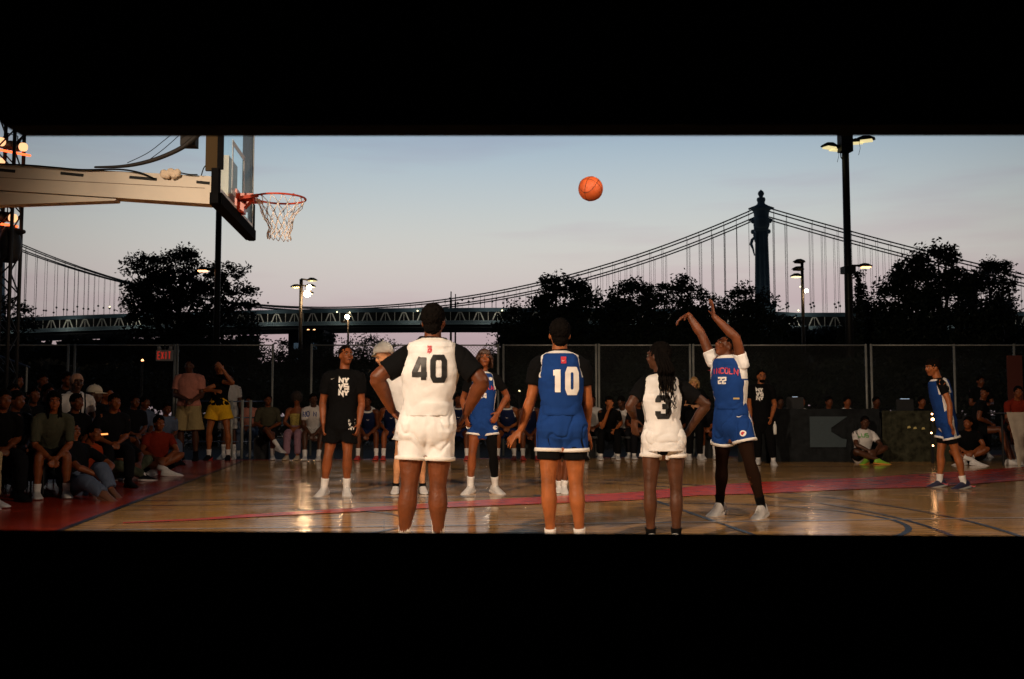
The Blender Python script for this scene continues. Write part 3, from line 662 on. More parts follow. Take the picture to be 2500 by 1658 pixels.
# ------------------------------------------------------------------ boards of the stand we look through
def dl(px, py, dist): return W(px, py, dist)
bd_mat = mat('black_painted_board', (.006, .006, .0065), .95, spec=.1)
stand = empty('viewing_gap_boards', W(1250, 993, 1.25) * 1.0); tag(stand, 'two unlit black boards of the stand with the long gap the game is seen through', 'boards')
def board(ptop0, ptop1, h, up, th=.05):
    a = W(ptop0[0], ptop0[1], 1.25) - stand.location; b = W(ptop1[0], ptop1[1], 1.25) - stand.location
    u = UP * h * up; mb = MB(); k = FW * th
    vs = [a, b, b + u, a + u]; vs = vs + [a - k + UP * .0066, b - k + UP * .0066, b + u - k, a + u - k]
    mb.add(vs, [(0,1,2,3),(7,6,5,4),(0,4,5,1),(1,5,6,2),(2,6,7,3),(3,7,4,0)]); return mb.build('board', bd_mat, stand)
board((-1600, 1285), (4100, 1318), .85, -1)
# upper board: its left end is torn upward a little
e0, e1, e2, e3 = W(56, 333, 1.25) - stand.location, W(4100, 332, 1.25) - stand.location, W(20, 290, 1.25) - stand.location, W(-1600, 262, 1.25) - stand.location
h = UP * .62; k = FW * .05
e1b = W(4100, 330, 1.25) - stand.location; vs = [e3, e2, e0, e1b, e1b + h, e3 + h]; vs = vs + [v - k for v in vs]
mb = MB(); mb.add(vs, [(0,1,2,3,4,5), (11,10,9,8,7,6)] + [(i, i+6, (i+1) % 6 + 6, (i+1) % 6) for i in range(6)]); mb.build('board', bd_mat, stand)
for s_ in (-1, 1):
    mb = MB(); p = W(1250 + s_ * 2700, 993, 1.21) - stand.location; mb.box((p.x, p.y, -.3), (.09, .09, 1.95), m=bd_mat); mb.build('post', bd_mat, stand)
# ------------------------------------------------------------------ basketball goal
XBD = -1.405; cream = mat('cream_painted_steel', (.46, .395, .315), .5, 0, .06, 3); pad = mat('black_backboard_padding', (.004, .004, .0045), .9, 0, .2, 20, spec=.04); ora = mat('orange_rim_paint', (.52, .045, .012), .35)
goal = empty('basketball_goal', (XBD, YC, 0)); goal.rotation_euler.z = R(-1.6); tag(goal, 'glass backboard with orange rim and net on a cream steel arm', 'basketball hoop')
o = goal.location
glassm = bpy.data.materials.new('backboard_glass'); glassm.use_nodes = True; t = glassm.node_tree; t.nodes.clear()
ou = t.nodes.new('ShaderNodeOutputMaterial'); mi = t.nodes.new('ShaderNodeMixShader'); tr = t.nodes.new('ShaderNodeBsdfTransparent'); gs = t.nodes.new('ShaderNodeBsdfGlossy'); fr = t.nodes.new('ShaderNodeFresnel')
tr.inputs[0].default_value = (.92, .99, 1.0, 1); gs.inputs['Roughness'].default_value = .03; fr.inputs[0].default_value = 1.035; mi.inputs[0].default_value = .10; t.links.new(tr.outputs[0], mi.inputs[1]); t.links.new(gs.outputs[0], mi.inputs[2]); t.links.new(mi.outputs[0], ou.inputs[0])
mb = MB(); mb.box((0, 0, 3.435), (.012, 1.78, 1.03)); mb.build('glass_pane', glassm, goal)
fr_ = mat('dark_steel_frame', (.05, .045, .035), .4, .5)
for y in (-.905, .905): mb = MB(); mb.box((-.055, y, 3.54), (.105, .035, .90)); mb.build('frame_side', mat('worn_bronze_frame', (.040, .024, .008), .7, 0, spec=.1), goal)
for z in (2.885, 3.985): mb = MB(); mb.box((-.02, 0, z), (.06, 1.85, .035)); mb.build('frame_rail', fr_, goal)
pm = MB(); pm.beam((-.015, -.93, 2.85), (-.015, .93, 2.85), .10, .10, pad); pm.build('bottom_padding', pad, goal)
for y in (-.93, .93):
    pm = MB(); pm.beam((-.015, y, 2.80), (-.015, y, 3.10 if y < 0 else 3.18), .10, .06, pad); pm.build('corner_padding', pad, goal)
for xx_ in (.018,):
    pm = MB(); pm.beam((xx_, -.922, 3.10), (xx_, -.922, 3.99), .024 if xx_ > 0 else .012, .05, pad); pm.build('edge_padding', pad, goal)
sq = MB()
for a, b in (((-.305, 3.05), (-.305, 3.50)), ((.305, 3.05), (.305, 3.50)), ((-.33, 3.50), (.33, 3.50)), ((-.33, 3.05), (.33, 3.05))): 
    dy = abs(a[0] - b[0]); sq.box((.009, (a[0]+b[0])/2, (a[1]+b[1])/2), (.003, max(.05, dy), max(.05, abs(a[1]-b[1]))))
sq.build('target_square', mat('white_glass_paint', (.75, .75, .75), .5), goal)
lm = MB(); lm.box((.009, -.87, 3.43), (.003, .045, 1.0)); lm.box((.009, .87, 3.43), (.003, .045, 1.0)); lm.box((.009, 0, 2.93), (.003, 1.78, .045)); lm.build('border_line', mat('white_glass_paint', (.75, .75, .75), .5), goal)
rim = MB(); n = 48; rc = Vector((.40, 0, 3.05))
rim.tube([rc + Vector((math.cos(2*math.pi*i/n), math.sin(2*math.pi*i/n), 0)) * .2386 for i in range(n + 1)], [.0095] * (n + 1), 8, caps=False); rm = rim.build('rim', ora, goal, True)
br_ = MB(); br_.box((.085, 0, 3.045), (.15, .13, .075)); br_.box((.045, 0, 2.965), (.06, .13, .13)); br_.beam((.02, 0, 2.90), (.13, 0, 3.03), .12, .02); 
for s_ in (-1, 1): br_.beam((.04, s_*.10, 3.03), (.22, s_*.155, 3.045), .018, .03)
br_.box((.012, 0, 3.03), (.02, .25, .16)); br_.build('rim_bracket', ora, goal)
net = MB(); random.seed(3); K = 14; lv = [(0, .233), (.08, .195), (.16, .150), (.23, .122), (.29, .108), (.345, .106), (.39, .112)]
def npnt(i, l, half): 
    a = 2 * math.pi * (i + half) / K; z, r = lv[l]; return rc + Vector((math.cos(a) * r + .012 * math.sin(l * 2.1), math.sin(a) * r, -z - .006 * math.sin(a * 2 + l)))
for l in range(len(lv) - 1):
    for i in range(K):
        h0 = .5 * (l % 2); h1 = .5 * ((l + 1) % 2); a = npnt(i, l, h0)
        for e in ((0, -1) if h1 > h0 else (0, 1)):
            b = npnt(i + (e if h1 < h0 else e), l + 1, h1)
            m_ = (a + b) / 2 + Vector((random.uniform(-1,1), random.uniform(-1,1), random.uniform(-1,0))) * .006
            net.tube([a, m_, b], [.0036] * 3, 5, caps=False)
net.build('net', mat('net_cord', (.85, .74, .66), .9), goal, True)
for i in range(K):
    if i % 3 == 0:
        lp = MB(); a = npnt(i, 0, 0); lp.ball(a, .011, None, 8); lp.build('net_hook', ora, rm, True)
# arm: cream box beam coming in from the left, slots and a lower brace
YA = YC; arm = MB()
def AP(px, py, y):   # point on the vertical plane Y = y seen at photo pixel (px, py)
    d = AX + RT * ((px - 1250) / FPX) + CU * ((829 - py) / FPX); return CAM + d * (y / d.y)
th = .11
def slab(name, pts, y0, y1, m, parent=goal):
    v0 = [AP(px, py, y0) for px, py in pts]; v1 = [Vector((v.x, y1, v.z)) for v in v0]; n = len(pts); mb = MB()
    mb.add([v - o for v in v0 + v1], [tuple(range(n)), tuple(range(n, 2*n))[::-1]] + [(i, i+n, (i+1) % n + n, (i+1) % n) for i in range(n)]); return mb.build(name, m, parent)
slab('arm_beam', [(-420, 383), (0, 398), (300, 417), (532, 431), (532, 499), (270, 480), (0, 461), (-420, 434)], YC - .09, YC + .09, cream)
slab('arm_brace', [(-420, 438), (0, 464), (282, 484), (280, 488), (0, 497), (-420, 512)], YC - .07, YC + .07, cream)
for a, b in (((-10, 411), (32, 415)), ((145, 420), (201, 426)), ((315, 431), (382, 437)), ((480, 444), (512, 447))):
    A_, B_ = AP(*a, YC - .091), AP(*b, YC - .091); mb = MB(); mb.tube([A_ - o, B_ - o], [(.014, .003), (.014, .003)], 10, side=(0, 0, 1)); mb.build('slot', mat('slot_black', (.004, .004, .004), .8), goal)
seam = MB()
for a, b in (((-400, 412), (0, 430)), ((0, 430), (500, 459))):
    A_, B_ = AP(*a, YC - .0915), AP(*b, YC - .0915); seam.beam(A_ - o, B_ - o, .004, .004)
seam.build('seam', mat('seam_brown', (.12, .08, .05), .8), goal)  # thin brown line along the side of the arm beam
bk = MB(); bk.box((-.09, 0, 3.15), (.10, .45, .5)); bk.build('mounting_plate', cream, goal)
# mast and base of the goal, left of the frame
ms_ = MB(); ms_.beam((-4.4, 0, .25), (-3.5, 0, 3.45), .28, .28, cream); ms_.box((-4.6, 0, .2), (1.6, 1.1, .4), m=cream); ms_.build('mast', cream, goal)
# cloth tied to the arm, hose and wires
def hose(name, pts, r, m, y, parent, sub=6, n=8):
    P = [AP(px, py, y) - parent.location for px, py in pts]; mb = MB(); rr = r if isinstance(r, list) else [r] * len(P); mb.tube(P, rr, n, sub=sub); return mb.build(name, m, parent, True)
rub = mat('dusty_black_hose', (.012, .008, .006), .7, 0, .3, 12)
hose('hydraulic_hose', [(230, 406), (290, 405), (340, 398), (390, 384), (440, 362), (470, 340), (500, 312)], [.010, .015, .019, .021, .023, .026, .03], rub, YC - .12, goal)
hose('cable', [(-60, 394), (60, 400), (130, 406), (200, 412), (290, 412), (340, 420), (372, 433)], .008, RUBK, YC - .12, goal)
hose('cable', [(310, 396), (360, 372), (400, 342), (430, 318)], .0035, RUBK, YC - .12, goal); hose('cable', [(365, 388), (395, 366), (420, 345), (450, 318)], .0035, RUBK, YC - .12, goal)
hose('cable', [(436, 420), (460, 425), (482, 426)], .006, RUBK, YC - .12, goal); hose('cable', [(492, 428), (497, 412), (503, 404), (512, 403)], .005, RUBK, YC - .12, goal)
hb = MB(); c = AP(470, 330, YC) - o; hb.box(c - RT * .03, (.14, .14, .22)); hb.build('actuator_housing', mat('dusty_housing', (.014, .009, .006), .7, 0, .3, 10), goal)
cb = MB()
for q in range(9): cb.ball(AP(400 + q * 4.2, 424 + 4 * math.sin(q * 1.3), YC - .12) - o, (.035 + .01 * math.sin(q * 2), .03, .03 + .012 * math.cos(q * 3)), None, 10)
voxel(cb, 'tied_cloth', .008, mat('cream_rag', (.6, .48, .36), .9), goal, 2, disp=.008, dscale=25)
# ------------------------------------------------------------------ basketball in the air
bl_ = empty('basketball', W(1442, 461, 9.45)); tag(bl_, 'orange basketball flying high against the pale sky', 'basketball')
sb = MB(); sb.ball((0, 0, 0), .119, None, 40); sb.build('ball_skin', mat('orange_ball_rubber', (.60, .105, .022), .5, 0, .12, 10, .4, 260), bl_, True)
rot = Matrix.Rotation(R(35), 3, 'Y') @ Matrix.Rotation(R(-25), 3, 'X') @ Matrix.Rotation(R(50), 3, 'Z'); seams = MB()
def ring(f, n=56): seams.tube([rot @ (f(2 * math.pi * i / n).normalized() * .1185) for i in range(n + 1)], [.0026] * (n + 1), 6, caps=False)
ring(lambda a: Vector((math.cos(a), math.sin(a), 0))); ring(lambda a: Vector((math.cos(a), 0, math.sin(a))))
for s_ in (-1, 1): ring(lambda a, s=s_: Vector((.55 * s + .25 * s * math.cos(2*a), math.cos(a) * .8, math.sin(a) * .8)))
seams.build('seam', mat('ball_seam', (.05, .012, .006), .7), bl_, True)
# ------------------------------------------------------------------ chain-link fence at the back
fence = empty('chain_link_fence', (0, 24, 0)); tag(fence, 'tall chain link fence with steel posts behind the bench', 'fence')
fo = fence.location; FD = 24.2
def FP(px, z): p = W(px, 993, FD); return Vector((p.x, p.y, z)) - fo
FT = 1.08 + 150 / FPX * FD
posts = [-160, 163, 179, 424, 431, 664, 759, 1216, 1229, 1456, 1463, 1686, 1694, 2117, 2130, 2333, 2480, 2700]
for px in posts:
    mb = MB(); mb.cyl(FP(px, -.1), FP(px, FT + (.03)), .027, 10); mb.build('post', GALV, fence, True)
for a, b in ((-400, 163), (163, 424), (431, 664), (759, 1216), (1229, 1456), (1463, 1686), (1694, 2117), (2130, 2700)):
    mb = MB(); mb.cyl(FP(a, FT), FP(b, FT), .017, 8); mb.build('top_rail', GALV, fence, True)
mb = MB(); wire = .0028; A_, B_ = FP(-400, 0), FP(2700, 0); ux = (B_ - A_); LN = ux.length; ux /= LN; H = FT - .05; pitch = .075
nn_ = int(LN / pitch)
for i in range(-int(H / pitch), nn_):
    for sg in (0, 1):
        x0, x1 = i * pitch, i * pitch + H; z0, z1 = 0.03, H + .03
        if x0 < 0: z0 += -x0; x0 = 0
        if x1 > LN: z1 -= x1 - LN; x1 = LN
        if x1 <= x0: continue
        if sg: za, zb = H + .06 - z0, H + .06 - z1
        else: za, zb = z0, z1
        a = A_ + ux * x0 + UP * za; b = A_ + ux * x1 + UP * zb; nrm = (b - a).cross(FW).normalized() * wire; q = FW * wire
        a = a + FW * (.003 * sg); b = b + FW * (.003 * sg); mb.add([a - nrm, a + nrm, a + q, b - nrm, b + nrm, b + q], [(0,1,4,3),(1,2,5,4),(2,0,3,5)])
tag(mb.build('chain_link_mesh', mat('dull_wire', (.022, .023, .023), .7, .1), fence), kind='stuff')
# EXIT sign hanging on the fence
ex = empty('exit_sign', W(402, 868, FD - .1)); tag(ex, 'white sign with red letters reading EXIT hung on the fence', 'sign')
eo = ex.location; sw, sh = .40, .27
mb = MB(); mb.box((0, 0, 0), (sw, .06, sh), Matrix((RT, FW, UP)).transposed()); mb.build('housing', mat('exit_sign_white', (.40, .38, .36), .5), ex)
v = text2d('EXIT', .17, .055, .03, .026); exm = mat('exit_letter_red', (.8, .05, .03), .5, emit=.30); decal('lettering', v, -FW * .033, RT, UP, None, exm, ex)
for s_ in (-1, 1):
    lh = MB(); lh.cyl(RT * s_ * .13 + UP * sh / 2, RT * s_ * .15 + UP * (sh / 2 + .09), .05, 10, r2=.035); lh.build('emergency_lamp_head', mat('exit_sign_white', (.4, .38, .36), .5), ex, True)
mb = MB(); mb.beam(UP * sh / 2, UP * (sh / 2 + .12), .04, .02); mb.build('bracket', METD, ex)
# steel crowd barrier left of the bench
bar = empty('crowd_barrier', W(585, 993, 20.9)); bar.location.z = 0; tag(bar, 'steel crowd barrier with round posts left of the courtside bench', 'barrier'); bo = bar.location
for px in (592, 612, 566): mb = MB(); p = W(px, 993, 20.9); mb.cyl(Vector((p.x, p.y, 0)) - bo, Vector((p.x, p.y, 1.22)) - bo, .028, 10); mb.build('post', GALV, bar, True)
for z in (.35, .85, 1.19): mb = MB(); a = W(440, 993, 20.95); b = W(655, 993, 20.95); mb.cyl(Vector((a.x, a.y, z)) - bo, Vector((b.x, b.y, z)) - bo, .014, 8); mb.build('rail', mat('blue_grey_rail', (.08, .11, .18), .4, .5), bar, True)
# ------------------------------------------------------------------ light poles
lampw = mat('lit_sodium_lens', (1, .42, .16), .5, emit=5); lampy = mat('lit_yellow_lens', (1, .80, .45), .5, emit=1.6); lampg = mat('dim_yellow_lens', (1, .84, .42), .5, emit=.85); hot = mat('hot_halogen_lens', (1, .60, .30), .5, emit=170)
poleM = mat('dark_bronze_pole', (.014, .014, .013), .5, .3, .25, 2)
def floodhead(par, c, facing, s, lens, name='floodlight'):
    """hooded floodlight head, lens looking down and along facing"""
    f = facing.normalized(); sd = f.cross(UP).normalized(); mb = MB(); q = s
    prof = [(-.30, .02, .05), (-.22, .12, .10), (-.05, .17, .15), (.12, .18, .13), (.27, .13, .05)]
    vs = []; n = 10
    for x, w, hh in prof:
        for j in range(n + 1):
            a = math.pi * j / n; vs.append(c + f * x * q + sd * w * q * math.cos(a) + UP * (hh * q * math.sin(a)))
    m = n + 1; fs = [(i*m+j, i*m+j+1, (i+1)*m+j+1, (i+1)*m+j) for i in range(4) for j in range(n)] + [(i*m+n, i*m, (i+1)*m, (i+1)*m+n) for i in range(4)] + [tuple(range(m))[::-1], tuple(4*m+j for j in range(m))]
    mb.add(vs, fs); o_ = mb.build(name, METD, par, True)
    lb = MB(); lb.box(c + f * .03 * q - UP * .03 * q, (.34 * q, .24 * q, .045 * q), Matrix((f, sd, UP)).transposed()); lb.build('lens', lens, o_); return o_
def light_pole(label, px, dist, toppx, r0, r1, basepy=None, group=None, cat='light pole', name='light_pole'):
    p = W(px[1], 993, dist); root = empty(name, (p.x, p.y, -.1)); tag(root, label, cat, group)
    t_ = W(px[0], toppx, dist); H_ = t_.z + .1; mb = MB(); mb.tube([Vector((0,0,0)), Vector((0,0,H_*.5)), Vector((0,0,H_))], [r0, (r0+r1)/2, r1], 14, caps=False); mb.build('pole', poleM, root, True); return root
def L_(root, px, py, dist): return W(px, py, dist) - root.location
d = 34
pr = light_pole('tall black light pole right of the bridge tower with floodlights at its top', (2064, 2078), d, 300, .145, .118)
cl_ = MB(); z1 = W(2064, 342, d).z + .1; cl_.box((0, 0, z1), (.42, .34, .85)); cl_.build('crossarm_box', METD, pr)
for sx, px, py, ln in ((-1, 2027, 359, lampg), (1, 2113, 342, lampg)):
    c = L_(pr, px, py, d); mb = MB(); mb.tube([Vector((0, 0, c.z)), c - RT * .1 * sx + UP * .03], [.03, .03], 6); mb.build('bracket', METD, pr); floodhead(pr, c, RT * sx + FW * -.5, 1.15, ln)
    mb = MB(); c2 = L_(pr, px + (18 if sx < 0 else -16), py + 2, d); floodhead(pr, c2 + FW * .2, RT * sx + FW * -.3, 1.0, ln)
    wmb = MB(); wmb.tube([c2, c2 - UP * .25 + RT * .04, c2 - UP * .5 - RT * .02], [.008] * 3, 5); wmb.build('loose_wire', RUBK, pr)
wmb = MB(); wmb.tube([L_(pr, 2052, 370, d), L_(pr, 2053, 384, d), L_(pr, 2062, 396, d)], [.02] * 3, 6); wmb.build('conduit', METD, pr)
cb_ = MB(); zc = W(2072, 660, d).z + .1; cb_.box((0, 0, zc), (.40, .36, .24)); cb_.build('clamp', METD, pr)
c = L_(pr, 2112, 651, d); mb = MB(); mb.tube([Vector((0, 0, c.z + .02)), c - RT * .2 + UP * .04], [.045, .035], 8); mb.build('arm', METD, pr); floodhead(pr, c, RT, .85, lampw, 'street_lamp_head')
pl = light_pole('tall dark pole rising behind the backboard with an orange lamp', (540, 525), 30, 250, .10, .085)
c = L_(pl, 497, 660, 30); mb = MB(); mb.tube([Vector((0, 0, c.z + .05)), c + RT * .12 + UP * .03], [.035, .03], 8); mb.build('arm', METD, pl); floodhead(pl, c, -RT, .75, lampw, 'street_lamp_head')
d = 62
pm_ = light_pole('slim light pole in the park with four floodlight heads, two of them lit brightly', (742, 731), d, 682, .13, .11)
for px, py, ln, sx in ((724, 701, lampg, -1), (761, 685, lampg, 1), (757, 700, hot, 1), (752, 716, hot, 1)):
    c = L_(pm_, px, py, d); mb = MB(); mb.tube([Vector((0, 0, c.z + .1)), c], [.05, .05], 6); mb.build('bracket', METD, pm_); floodhead(pm_, c, RT * sx - FW * .6, 1.3, lampy if ln is hot else ln)
    if ln is hot: gm = MB(); gm.ball(c - FW * .25 - UP * .06, .135 if py < 710 else .20, None, 12); gm.build('bulb', hot, pm_, True)
d = 80
ps = light_pole('short far lamp post with one warm globe in front of the bridge deck', (848, 848), d, 782, .10, .08, cat='lamp post', name='lamp_post')
gm = MB(); gm.ball(L_(ps, 848, 774, d), .17, None, 12); gm.build('globe', hot, ps, True)
mb = MB(); c = L_(ps, 839, 786, d); mb.box(c, (.45, .2, .14)); mb.build('side_lamp', METD, ps)
d = 58
p3 = light_pole('black pole right of the tower with three stacked floodlights facing left', (1962, 1965), d, 636, .11, .09)
for px, py, ln in ((1952, 640, METD), (1949, 658, METD), (1945, 675, lampy)):
    c = L_(p3, px, py, d); mb = MB(); mb.tube([Vector((0, 0, c.z)), c], [.05, .05], 6); mb.build('bracket', METD, p3); floodhead(p3, c, -RT - FW * .4, 1.35, ln)
gm = MB(); gm.ball(L_(p3, 1969, 710, d - .4), .09, None, 10); gm.build('small_lamp', hot, p3, True)
d = 46
p4 = light_pole('dark pole hidden among the right hand tree with one small lit lamp', (2362, 2364), d, 762, .12, .1)
for py, ln in ((765, METD), (777, METD), (787, lampy)): floodhead(p4, L_(p4, 2356, py, d - 5.5), -RT, .7, ln)
for px, py, dd, ln, lb, r in ((1275, 808, 60, hot, 'tiny warm lamp deep in the centre tree', .06), (345, 880, 26.5, lampw, 'tiny warm lamp in the dark behind the fence beside the exit sign', .035), (2386, 897, 40, lampy, 'tiny pale lamp in the dark above the right hand stand', .05), (1268, 955, 26.5, lampy, 'small lamp glowing behind the bench players', .03)):
    t_ = empty('lamp_post', (W(px, 993, dd).x, W(px, 993, dd).y, -.1)); tag(t_, lb, 'lamp'); z = W(px, py, dd).z + .1
    mb = MB(); mb.tube([Vector((0, 0, 0)), Vector((0, 0, z - r))], [.035, .03], 8); mb.build('pole', poleM, t_); mb = MB(); mb.ball((0, 0, z), r, None, 10); mb.build('globe', ln, t_, True)
# ------------------------------------------------------------------ stage lighting tower at the left edge
tw = empty('lighting_tower', W(2, 993, 13.5)); tw.location.z = 0; tag(tw, 'black truss tower at the left edge with stage lamps and glowing orange tubes', 'lighting tower'); to = tw.location; d = 13.5
zt = W(0, 240, d).z
for a in (-.13, .13):
    for b in (-.13, .13): mb = MB(); mb.cyl(RT * a + FW * b, RT * a + FW * b + UP * zt, .026, 8); mb.build('chord', METD, tw, True)
br = MB(); z = .1; s_ = 1
while z < zt - .3:
    for q in (-.13, .13):
        br.beam(RT * (-.13 * s_) + FW * q + UP * z, RT * (.13 * s_) + FW * q + UP * (z + .28), .016, .016); br.beam(RT * q + FW * (-.13 * s_) + UP * z, RT * q + FW * (.13 * s_) + UP * (z + .28), .016, .016)
    z += .28; s_ = -s_
br.build('lattice', METD, tw)
def parcan(px, py, r, aim, ln, dd=d):
    c = W(px, py, dd) - to; f = aim.normalized(); mb = MB(); mb.tube([c - f * .30, c - f * .2, c - f * .02], [r * .6, r * 1.0, r * 1.12], 16, caps=True); o_ = mb.build('stage_lamp', METD, tw, True)
    lb = MB(); lb.cyl(c + f * .03, c + f * .075, r * .95, 18); lb.build('lens', ln, o_)
    yk = MB(); sd = f.cross(UP).normalized(); yk.tube([c - f * .15 + sd * r * 1.3, c - f * .15 + sd * r * 1.3 + UP * r * 2.4, c - f * .15 - sd * r * 1.3 + UP * r * 2.4, c - f * .15 - sd * r * 1.3], [.009] * 4, 6, caps=False); yk.build('yoke', METD, o_)
pk = mat('lit_par_lens', (1, .50, .24), .5, emit=1.5); tube_m = mat('glowing_orange_tube', (1, .13, .035), .5, emit=2.6)
aim = Vector((1, -.55, -.25))
for px, py, r in ((50, 358, .062), (-4, 345, .062), (-4, 393, .05), (25, 531, .062), (-30, 340, .06), (-34, 530, .06)): parcan(px, py, r, aim, pk)
for a, b in (((-120, 343), (73, 380)), ((-120, 528), (42, 553))):
    mb = MB(); mb.tube([W(*a, d) - to, W(*b, d) - to], [.017, .017], 10); mb.build('light_tube', tube_m, tw, True)
    mb = MB(); mb.tube([W(*a, d) - to + UP * .09 + FW * .06, W(*b, d) - to + UP * .09 + FW * .06 - RT * .2], [.022, .022], 8); mb.build('crossbar', METD, tw, True)
mh = MB(); c = W(25, 595, d) - to; mh.tube([c - UP * .20, c, c + UP * .17], [(.12, .10), (.15, .13), (.11, .10)], 16, caps=True, sub=3); mh.build('moving_head_lamp', METD, tw, True)
mh = MB(); c = W(35, 566, d) - to; mh.tube([c - RT * .14, c, c + RT * .13], [(.05, .05), (.06, .06), (.03, .03)], 12); mh.build('lamp_base', METD, tw, True)
# ------------------------------------------------------------------ suspension bridge over the river
stl = mat('blue_grey_bridge_steel', (.10, .19, .27), .7, 0, .25, .15); cab = mat('dark_bridge_cable', (.05, .075, .09), .7); lit = mat('truss_lamplight_tint', (.80, .84, .82), .6, emit=.0); dkm = mat('dark_bridge_underside', (.012, .017, .022), .8)  # truss braces: lamplight from the deck put into a paler steel colour
bri = empty('suspension_bridge', FW * 470 + RT * 119); tag(bri, 'blue grey steel suspension bridge crossing the sky behind the park', 'bridge'); bo = bri.location.copy()
def BX(t, off=0.0): return FW * (470 + 57 * t) + RT * (119 - 429 * t) + BN * off - bo   # t: 0 right tower, .96 left tower
bdir = (RT * -429 + FW * 57).normalized(); BN = (RT * .238 + FW).normalized()
LEN = math.hypot(429, 57)
def ztop(t): return 45.9 + 4.1 * (1 - ((t - .48) / .52) ** 2) if t > 0 else 45.3 + t * 3.0
OFF = (0, 8, 22, 30)
def cz(t):
    if t >= 0: return 50.9 + 45.9 * abs((t - .48) / .48) ** 2 if t <= .965 else 96.8 - (t - .965) * 160
    x = -t * LEN; return 96.8 - .335 * x + .00030 * x * x
ts = [i / 60 for i in range(-38, 62)] + [1.03, 1.1, 1.2]
for off in OFF:
    mb = MB(); mb.tube([BX(t, off) + UP * (cz(t)) for t in ts], [.32] * len(ts), 6, caps=False); mb.build('main_cable', cab, bri)
hm = MB(); hm.cyl((0, 0, 0), (0, 0, 1), .09, 5); hme = hm.mesh('hanger', cab); bnd = MB(); bnd.ball((0, 0, 0), .42, None, 6); bme = bnd.mesh('cable_band', cab)
for oi, off in enumerate(OFF):
    step = 6.1 / LEN * 1.0; t = step
    ks = [q * 5.9 / LEN for q in range(-22, 78) if q]
    ks = [t for t in ks if abs(t) > .012 and cz(t) - ztop(t) > 1.2 and t < .94]; ks = ks if len(ks) < 75 else [ks[0]] + [q_ for i_, q_ in enumerate(ks[1:]) if i_ % 9]
    for t in ks:
        h_ = obj('hanger', hme, bri); a = BX(t, off); h_.location = (a.x, a.y, ztop(t)); h_.scale = (1, 1, cz(t) - ztop(t))
bb = MB()
for oi, off in enumerate(OFF):
    for q in range(-20, 74):
        t = q * 5.9 / LEN
        if abs(t) < .012 or t > .94 or cz(t) - ztop(t) < 3: continue
        a = BX(t, off); bb.ball(a + UP * cz(t), .42, None, 6); 
        if q % 2 == 0: bb.ball(a + UP * (ztop(t) + 3.2 + 2.4 * (oi % 2) + 1.5 * (oi // 2)), .62, None, 6)
tag(bb.build('cable_bands', cab, bri), kind='stuff')
# deck: upper chord, truss with pale V braces, walkway fence, dark underside
def ribbon(name, t0, t1, off, zf, w, h, m, n=46, par=bri):
    mb = MB(); P = [BX(t0 + (t1 - t0) * i / n, off) for i in range(n + 1)]
    vs = []
    for i, p in enumerate(P):
        t = t0 + (t1 - t0) * i / n; z = ztop(t) + zf
        vs += [p + UP * z, p + UP * (z - h), p + BN * w + UP * (z - h), p + BN * w + UP * z]
    mb.add(vs, [(i*4+j, i*4+(j+1) % 4, (i+1)*4+(j+1) % 4, (i+1)*4+j) for i in range(n) for j in range(4)]); return mb.build(name, m, par)
T0, T1 = -.75, 1.3
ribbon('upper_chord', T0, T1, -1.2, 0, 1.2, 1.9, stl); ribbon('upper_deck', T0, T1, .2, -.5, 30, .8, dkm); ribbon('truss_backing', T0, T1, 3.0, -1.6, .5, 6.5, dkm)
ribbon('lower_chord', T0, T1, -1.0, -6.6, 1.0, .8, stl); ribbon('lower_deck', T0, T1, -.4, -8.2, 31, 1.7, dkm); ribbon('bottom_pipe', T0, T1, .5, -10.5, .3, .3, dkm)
V = MB(); PN = 9.4; w_ = PN * .28
V.beam(Vector((-w_ * 1.0, 0, -6.4)), Vector((-.9, 0, -2.4)), .45, .5); V.beam(Vector((w_, 0, -6.4)), Vector((.9, 0, -2.4)), .45, .5); V.beam(Vector((-.9, 0, -2.3)), Vector((.9, 0, -2.3)), .45, .4); V.beam(Vector((0, .1, -6.4)), Vector((0, .1, -2.5)), .25, .25)
V.beam(Vector((PN / 2, 0, -6.4)), Vector((PN / 2, 0, -2.0)), .22, .3)
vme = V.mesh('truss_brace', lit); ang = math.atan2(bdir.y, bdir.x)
for q in range(-22, 55):
    t = (q + .5) * PN / LEN; b_ = obj('truss_brace', vme, bri); p = BX(t, -1.0); b_.location = (p.x, p.y, ztop(t)); b_.rotation_euler = (0, 0, ang)
wf = MB()
for q in range(-700, 1750):
    t = q * .75 / LEN / 2.8 * 1.0
    if t < -.62 or t > 1.2: continue
    p = BX(t, -1.6); hh = 1.5 + .5 * ((q * 7919) % 10) / 10; wf.beam(p + UP * (ztop(t) - 8.1), p + UP * (ztop(t) - 8.1 + hh), .14, .14)
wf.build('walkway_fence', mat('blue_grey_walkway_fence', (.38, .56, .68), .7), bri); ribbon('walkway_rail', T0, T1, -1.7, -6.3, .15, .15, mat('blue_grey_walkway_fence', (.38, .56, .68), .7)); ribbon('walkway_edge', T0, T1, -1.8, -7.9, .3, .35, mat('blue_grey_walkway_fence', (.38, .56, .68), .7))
bl = mat('warm_bridge_lamp', (1, .85, .5), .5, emit=3)
for px, py in ((827, 762), (854, 763), (1024, 759), (1229, 758), (1949, 758), (1958, 700), (270, 749)):
    best = min((abs(((BX(t) + bo).dot(RT) / (BX(t) + bo).dot(FW)) * FPX + 1250 - px), t) for t in [i / 400 for i in range(-240, 480)])[1]
    p = BX(best, -2.2); D_ = (p + bo).dot(FW); z = W(px, py, D_).z; lm = MB(); lm.ball(p + UP * z, .38, None, 8); lm.build('deck_lamp', bl, bri)
